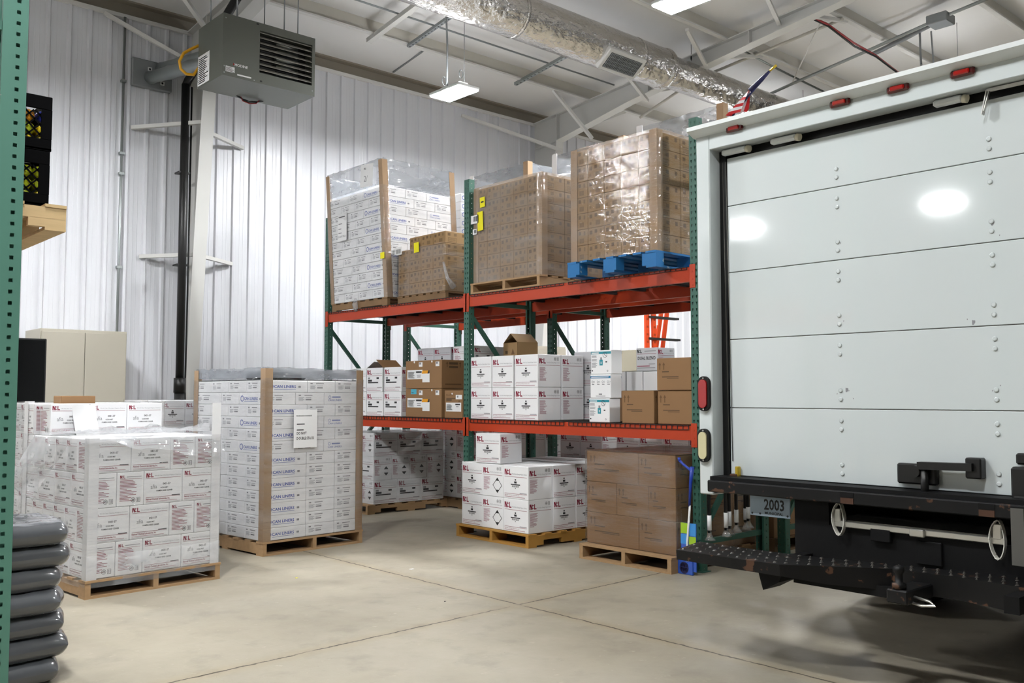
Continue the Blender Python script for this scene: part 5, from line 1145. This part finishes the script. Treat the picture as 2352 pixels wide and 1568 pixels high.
put('arrow', 5.876, 4.85, MZ, .30, .345, .27, 'brown carton with arrows beside the teal stack', g); put('arrow', 5.885, 4.475, MZ, .30, .345, .27, 'lower brown carton with arrows next to the right post', g); put('arrow', 5.872, 4.472, MZ+.27, .30, .345, .258, 'upper brown carton with arrows next to the right post', g)
for i, (y0_, w_) in enumerate(((5.345, .23), (5.10, .235))): put('brown_plain', 6.25, y0_, MZ, .27, w_, .27, ('left', 'right')[i]+' hidden brown carton under the small white ones', g)
def navy(mb, a, b, c): f = Face(mb, a, b, c, 'F'); f.rect(.0, c*.6, b*.5, c*.24, 'navy')
put('plain', 6.24, 5.475, MZ+.27, .26, .10, .172, 'slim white carton with a navy band behind the brown ones', extra=navy)
put('plain', 6.25, 5.285, MZ+.27, .26, .185, .17, 'plain white carton behind the brown ones, left of its twin'); put('plain', 6.25, 5.10, MZ+.27, .26, .18, .168, 'plain white carton behind the brown ones, right of its twin')
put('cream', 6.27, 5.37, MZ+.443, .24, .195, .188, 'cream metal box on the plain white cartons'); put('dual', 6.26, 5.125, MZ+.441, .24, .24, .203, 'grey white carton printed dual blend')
g = 'white cartons on the left half of the middle level'
for i, lv in enumerate(('lower', 'upper')):
    for j, (y0_, w_) in enumerate(((9.075, .34), (8.735, .337), (8.392, .335))):
        if i == 1 and j == 1: continue
        put('ncl_b', 5.876+.004*j, y0_-.004*i, MZ+i*.272, .27, w_, .272, '%s white carton in the %s column left of the tagged brown cartons' % (lv, ('third', 'second', 'first')[j]), g)
t = thing('open_carton', 'white carton with opened brown-lined flaps in the upper row', 'box', (5.876+.135, 8.735+.168, MZ+.272), 0, g)
mb = MB(); a, b, c = .134, .166, .27; mb.box(-a+.006, a-.006, -b+.006, b-.006, .002, c-.05, 'card_brown')
for x0_, x1_, y0_, y1_ in ((-a, -a+.005, -b, b), (a-.005, a, -b, b), (-a, a, -b, -b+.005), (-a, a, b-.005, b)): mb.box(x0_, x1_, y0_, y1_, 0, c, 'card_white')
f = Face(mb, 2*a, 2*b, c, 'F'); ncl_front_b(f); mb.build('carton_body', t)
for y_, y2, z2, m_ in ((b, .02, .07, 'card_white'), (-b, -.03, .09, 'card_brown')): mb = MB(); mb.bar((0, y_, c), (0.0, y2, c+z2), 2*a-.004, .004, m_); mb.build('flap', t)
put('klr', 5.872, 7.655, MZ+.303, .31, .64, .298, 'upper large brown carton with white and yellow labels'); put('klr_n', 5.876, 7.66, MZ, .31, .635, .302, 'lower large brown carton with labels and a blue note')
put('small', 5.88, 7.315, MZ, .30, .30, .282, 'small brown carton with a big white label by the middle post')
g = 'white cartons at the back of the left middle level'
for i in range(3):
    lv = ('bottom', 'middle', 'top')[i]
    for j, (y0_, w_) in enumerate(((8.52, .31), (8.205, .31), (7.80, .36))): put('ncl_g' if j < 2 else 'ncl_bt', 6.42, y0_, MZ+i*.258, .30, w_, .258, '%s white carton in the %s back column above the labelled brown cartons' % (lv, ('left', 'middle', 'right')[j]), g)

# ================================================================ bottom level
# white cartons with a hazard diamond
mx_, my_, mz_ = 5.655, 6.105, .118; g = 'white cartons on the yellow-brown notched pallet'
ws = ((.335, .318, .29), (.0,))
for i in range(2):
    y_ = my_; lv = ('lower', 'upper')[i]
    for j, w_ in enumerate((.335, .30, .315)):
        st = ('ncl', 'ncl_d', 'ncl')[j]; carton(st, mx_+(.008 if j == 2 else 0), y_, mz_+i*.296, .30, w_, .296, '%s white carton, %s, on the notched pallet' % (lv, ('front right corner', 'front middle with black hazard diamond', 'front left')[j]), g); y_ += w_
    for j in range(1, 4): carton('ncl_t' if j > 0 else 'ncl', mx_+j*.302, my_, mz_+i*.296, .30, .335, .296, '%s white carton, %s behind the front corner on the notched pallet' % (lv, NTH[j-1]), g)
core(mx_+.305, mx_+1.2, my_+.338, my_+.95, mz_, mz_+.592, 2, 'card_white', 'remaining white cartons on the notched pallet')
carton('ncl', 5.67, 6.53, mz_+.594, .30, .325, .278, 'single white carton on top of the others on the notched pallet', g, rz=R(5))
pallet(mx_+.6, my_+.48, 0, 1.25, 1.02, 'yellow-brown notched pallet under the white hazard-diamond cartons', h=.116, m='wood_yellow', stringers='x', notch=True, seed=41)
# brown cartons, wrapped, at the right
rx, ry, rz_ = 5.70, 4.50, .126; h = .253; g = 'large brown cartons of the wrapped floor load by the right post'
for i in range(3):
    lv = ORD[i]; cols = ((.37, .565) if i != 1 else (.27, .333, .332)); y_ = ry
    for j, w_ in enumerate(cols): carton('arrow', rx, y_, rz_+i*h, .37, w_, h, 'large brown carton, %s, %s from right, wrapped floor load by post' % (LAY(i), NTH[j]), g); y_ += w_
    for j in range(2): carton('arrow', rx+.372+j*.37, ry, rz_+i*h, .37, .37, h, 'large brown carton, %s, %s behind right corner, wrapped floor load' % (LAY(i), NTH[j]), g)
core(rx+.373, rx+1.11, ry+.373, ry+.935, rz_, rz_+3*h, 3, 'card_brown', 'remaining large brown cartons in the wrapped floor load')
mb = MB(); mb.box(0, 1.11, 0, .935, 0, .003, 'card_dark'); tag(mb.build('cap_sheet', None, (rx, ry, rz_+3*h+.001)), 'dark cardboard sheet on the wrapped brown floor load', 'sheet')
film_box(rx, rx+1.11, ry+.002, ry+.935, .1265, rz_+3*h+.012, 'film', 'glossy wrap around the brown floor load by the right post', seed=43, top=True, amp=.006)
pallet(rx+.53, ry+.465, 0, 1.22, .96, 'wooden pallet under the wrapped brown load by the right post', h=.124, m='wood', stringers='x', seed=44)
# shaded white cartons under the left bay
bx_, by_, bz_ = 5.935, 9.0, .108; h = .27; g = 'white cartons on the shaded floor pallet under the left bay'
for i in range(3):
    lv = ORD[i]
    if i != 1:
        for j in range(3): carton('ncl_bt' if 0 else 'ncl_b2' if 0 else 'ncl_bt', bx_+j*.335, by_, bz_+i*h, .335, .25, h, 'shaded white carton, %s, %s from left, under left bay' % (LAY(i), NTH[j]), g)
        for j in range(1, 3): carton('ncl_bt', bx_, by_+j*.25, bz_+i*h, .335, .25, h, 'shaded white carton, %s, %s behind corner, under left bay' % (LAY(i), NTH[j-1]), g)
    else:
        for j in range(4): carton('ncl_b', bx_+j*.252, by_, bz_+i*h, .25, .335, h, 'shaded white carton, %s, %s from left, under left bay' % (LAY(i), NTH[j]), g)
        carton('ncl_b', bx_, by_+.335, bz_+i*h, .25, .335, h, 'shaded white carton, second layer, behind the corner one, under the left bay', g)
core(bx_+.338, bx_+1.0, by_+.338, by_+.74, bz_, bz_+3*h, 3, 'card_white', 'remaining white cartons on the shaded floor pallet')
film_box(bx_, bx_+1.005, by_, by_+.76, bz_+.02, bz_+3*h+.006, 'film', 'clear wrap on the shaded white cartons under the left bay', seed=45, top=True)
pallet(bx_+.53, by_+.42, 0, 1.22, .86, 'notched pallet under the shaded white cartons in the left bay', h=.106, m='wood', stringers='x', notch=True, seed=46)
# second row, bottom level
for i in range(3):
    for j in range(2): carton('arrow', 7.06+j*.43, 4.52, .12+i*.27, .42, .5, .268, 'brown carton, %s, %s from the aisle, end of the second row' % (LAY(i), NTH[j]), 'brown cartons at the end of the second row')
for k, (y_, n_, what, st) in enumerate(((8.28, 3, 'second-row floor load past left bay', 'ncl_bt'), (7.33, 2, 'second-row floor load left of post', 'ncl_t'), (6.50, 2, 'second-row floor load right of post', 'ncl'), (5.10, 4, 'second-row floor load behind brown one', 'ncl'))):
    for i in range(3):
        for j in range(n_): carton(st, 7.04, y_+(n_-1-j)*.3, .12+i*.28, .30, .3, .28, 'white carton, %s, %s from left, %s' % (LAY(i), NTH[j], what), 'cartons of '+what)
    pallet(7.04+.3, y_+n_*.15, 0, .62 if k else .7, n_*.3+.02, 'pallet under '+what, h=.118, m='wood_grey', seed=50+k)

# ================================================================ left edge: dark bags, crates
def bag(w, d, h, seed):
    mb = MB(); n, m_ = 40, 28; top, bot = [], []; r = .062
    rnd = lambda p, L: max(0.0, 1-(max(0.0, abs(p)-(L/2-r))/r)**2)**.5
    for i in range(n+1):
        for j in range(m_+1):
            u, v = math.sin((-.5+i/n)*math.pi), math.sin((-.5+j/m_)*math.pi); x, y = u*w/2, v*d/2
            e = rnd(x, w)*rnd(y, d); wr = .004*math.sin(17*v+seed)+.003*math.sin(31*v+9*u)+.003*math.sin(23*u+seed*2)
            xx, yy = x*(1-.24*v*v)**.5*(1+.012*math.sin(5*v+seed)), y*(1-.24*u*u)**.5; top.append((xx, yy, h*.5+h*.5*e+wr*e*.6)); bot.append((xx, yy, h*.5-h*.5*e))
    N = (n+1)*(m_+1); mb.add(top+bot, [(i*(m_+1)+j, (i+1)*(m_+1)+j, (i+1)*(m_+1)+j+1, i*(m_+1)+j+1) for i in range(n) for j in range(m_)]+[tuple(N+k for k in (i*(m_+1)+j, i*(m_+1)+j+1, (i+1)*(m_+1)+j+1, (i+1)*(m_+1)+j)) for i in range(n) for j in range(m_)], 'bag', True); return mb
for i in range(7):
    o = bag(.8, .56, .108, i).build('filled_bag', None, (1.05+.012*((i*3) % 4-1.5), 4.98+.008*(i % 3), .004+i*.1055), R(2*((i*5) % 3-1)))
    tag(o, 'dark plastic-wrapped filled bag, %s of the stack at the left edge' % ('bottom' if i == 0 else 'topmost' if i == 6 else ORD[i]+' from the bottom'), 'bag', 'dark filled bags stacked at the left edge')
mb = MB(); rg = random.Random(3); n_ = 16; vs = []
for i in range(6):
    for j in range(n_): a = 2*math.pi*j/n_; r = (.13, .14, .12, .09, .05, .0)[i]*(1+.35*rg.random()); vs.append((r*math.cos(a)*1.2, r*math.sin(a), (0, .03, .06, .09, .11, .12)[i]))
mb.add(vs, [(i*n_+j, i*n_+(j+1) % n_, (i+1)*n_+(j+1) % n_, (i+1)*n_+j) for i in range(5) for j in range(n_)], 'black_gloss', True); tag(mb.build('plastic_bag', None, (1.0, 4.95, .004+7*.1055+.012)), 'bunched black plastic on the stack of dark filled bags', 'bag')
# milk crates on the left rack's pallet
PT = ony(110, 468, 5.05)[2]; a = ony(152, 500, 5.05)[0]
pallet(a-.61, 5.05+.5, LP, 1.22, 1.0, 'weathered pallet overhanging the left rack shelf under the black crates', h=PT-LP, m='wood_pale', stringers='x', notch=True, seed=61)
cx = ony(116, 330, 5.12)[0]
def crate(label, z, seed, x):
    t = thing('milk_crate', label, 'crate', (x, 5.12, z)); w, d, h = .33, .33, .283; rg = random.Random(seed)
    mb = MB(); mb.box(-w, 0, 0, .012, 0, .06, 'crate_black', .003); mb.box(-w, 0, 0, .012, h-.07, h, 'crate_black', .003); mb.box(-w, -w+.05, 0, .012, .06, h-.07, 'crate_black'); mb.box(-.05, 0, 0, .012, .06, h-.07, 'crate_black')
    for xx in (-w, -.012): mb.box(xx, xx+.012, .012, d, 0, h, 'crate_black')
    mb.box(-w, 0, d-.012, d, 0, h, 'crate_black'); mb.box(-w, 0, 0, d, 0, .012, 'crate_black'); mb.box(-w-.004, .004, -.004, d+.004, h-.02, h, 'crate_black', .003) if 0 else None
    for k in range(-4, 7):
        for s in (1, -1):
            x0_ = -w+.05+k*.05; p, q = (x0_, .06), (x0_+s*.143, h-.08)
            lo, hi = -w+.05, -.05
            if s < 0: p = (x0_+.143, .06); q = (x0_, h-.08)
            def clip(p, q):
                (x1, z1), (x2, z2) = p, q
                if x1 == x2: return None
                ts = sorted(((lo-x1)/(x2-x1), (hi-x1)/(x2-x1))); t0, t1 = max(0, ts[0]), min(1, ts[1])
                return None if t0 >= t1 else ((x1+(x2-x1)*t0, z1+(z2-z1)*t0), (x1+(x2-x1)*t1, z1+(z2-z1)*t1))
            c = clip(p, q)
            if c: mb.bar((c[0][0], .003, c[0][1]), (c[1][0], .003, c[1][1]), .008, .006, 'crate_black', up=(0, 1, 0))
    mb.build('crate_shell', t)
    for i in range(4):
        for j in range(3):
            b = MB(); px, pz = -w+.09+i*.066, .045+j*.066; yy = .009+.004*rg.random(); b.tube([(px, yy, pz), (px, yy+.004, pz), (px, yy+.014, pz), (px+.002, yy+.034, pz), (px+.01, .3, pz)], .033, rg.choice(('jug_yellow', 'jug_orange', 'jug_lime', 'jug_yellow', 'jug_blue' if seed == 1 else 'jug_lime')), 14, rad=[.012, .025, .031, .0335, .0335]); o = b.build('bottle', None, (x, 5.12, z)); tag(o, 'bright bottle inside the %s crate, %s row, %s across' % (('upper', 'lower', 'lower left', 'upper left')[seed-1], ('bottom', 'middle', 'top')[j], NTH[i]), 'bottle', 'bright bottles in the black crates')
    return t
crate('lower black lattice milk crate on the left rack pallet', PT+.001, 2, cx); crate('upper black lattice milk crate on the left rack pallet', PT+.287, 1, cx+.005)
crate('lower black milk crate left of the green post on the left rack pallet', PT+.001, 3, cx-.37); crate('upper black milk crate left of the green post on the left rack pallet', PT+.287, 4, cx-.365)
# litter on the floor
for i, (px, py, m_, s, lab) in enumerate(((946, 1307, 'paper', .018, 'small white paper scrap on the floor before the racks'), (681, 1327, 'note_yellow', .009, 'tiny yellow scrap on the floor before the can-liner pallet'), (1022, 1381, 'ink', .007, 'tiny dark speck of litter near the floor joint'))):
    p = onz(px, py); mb = MB(); mb.box(-s, s, -s*.7, s*.7, 0, .002, m_); tag(mb.build('paper_scrap', None, (p[0], p[1], .0005), R(20*i)), lab, 'litter')
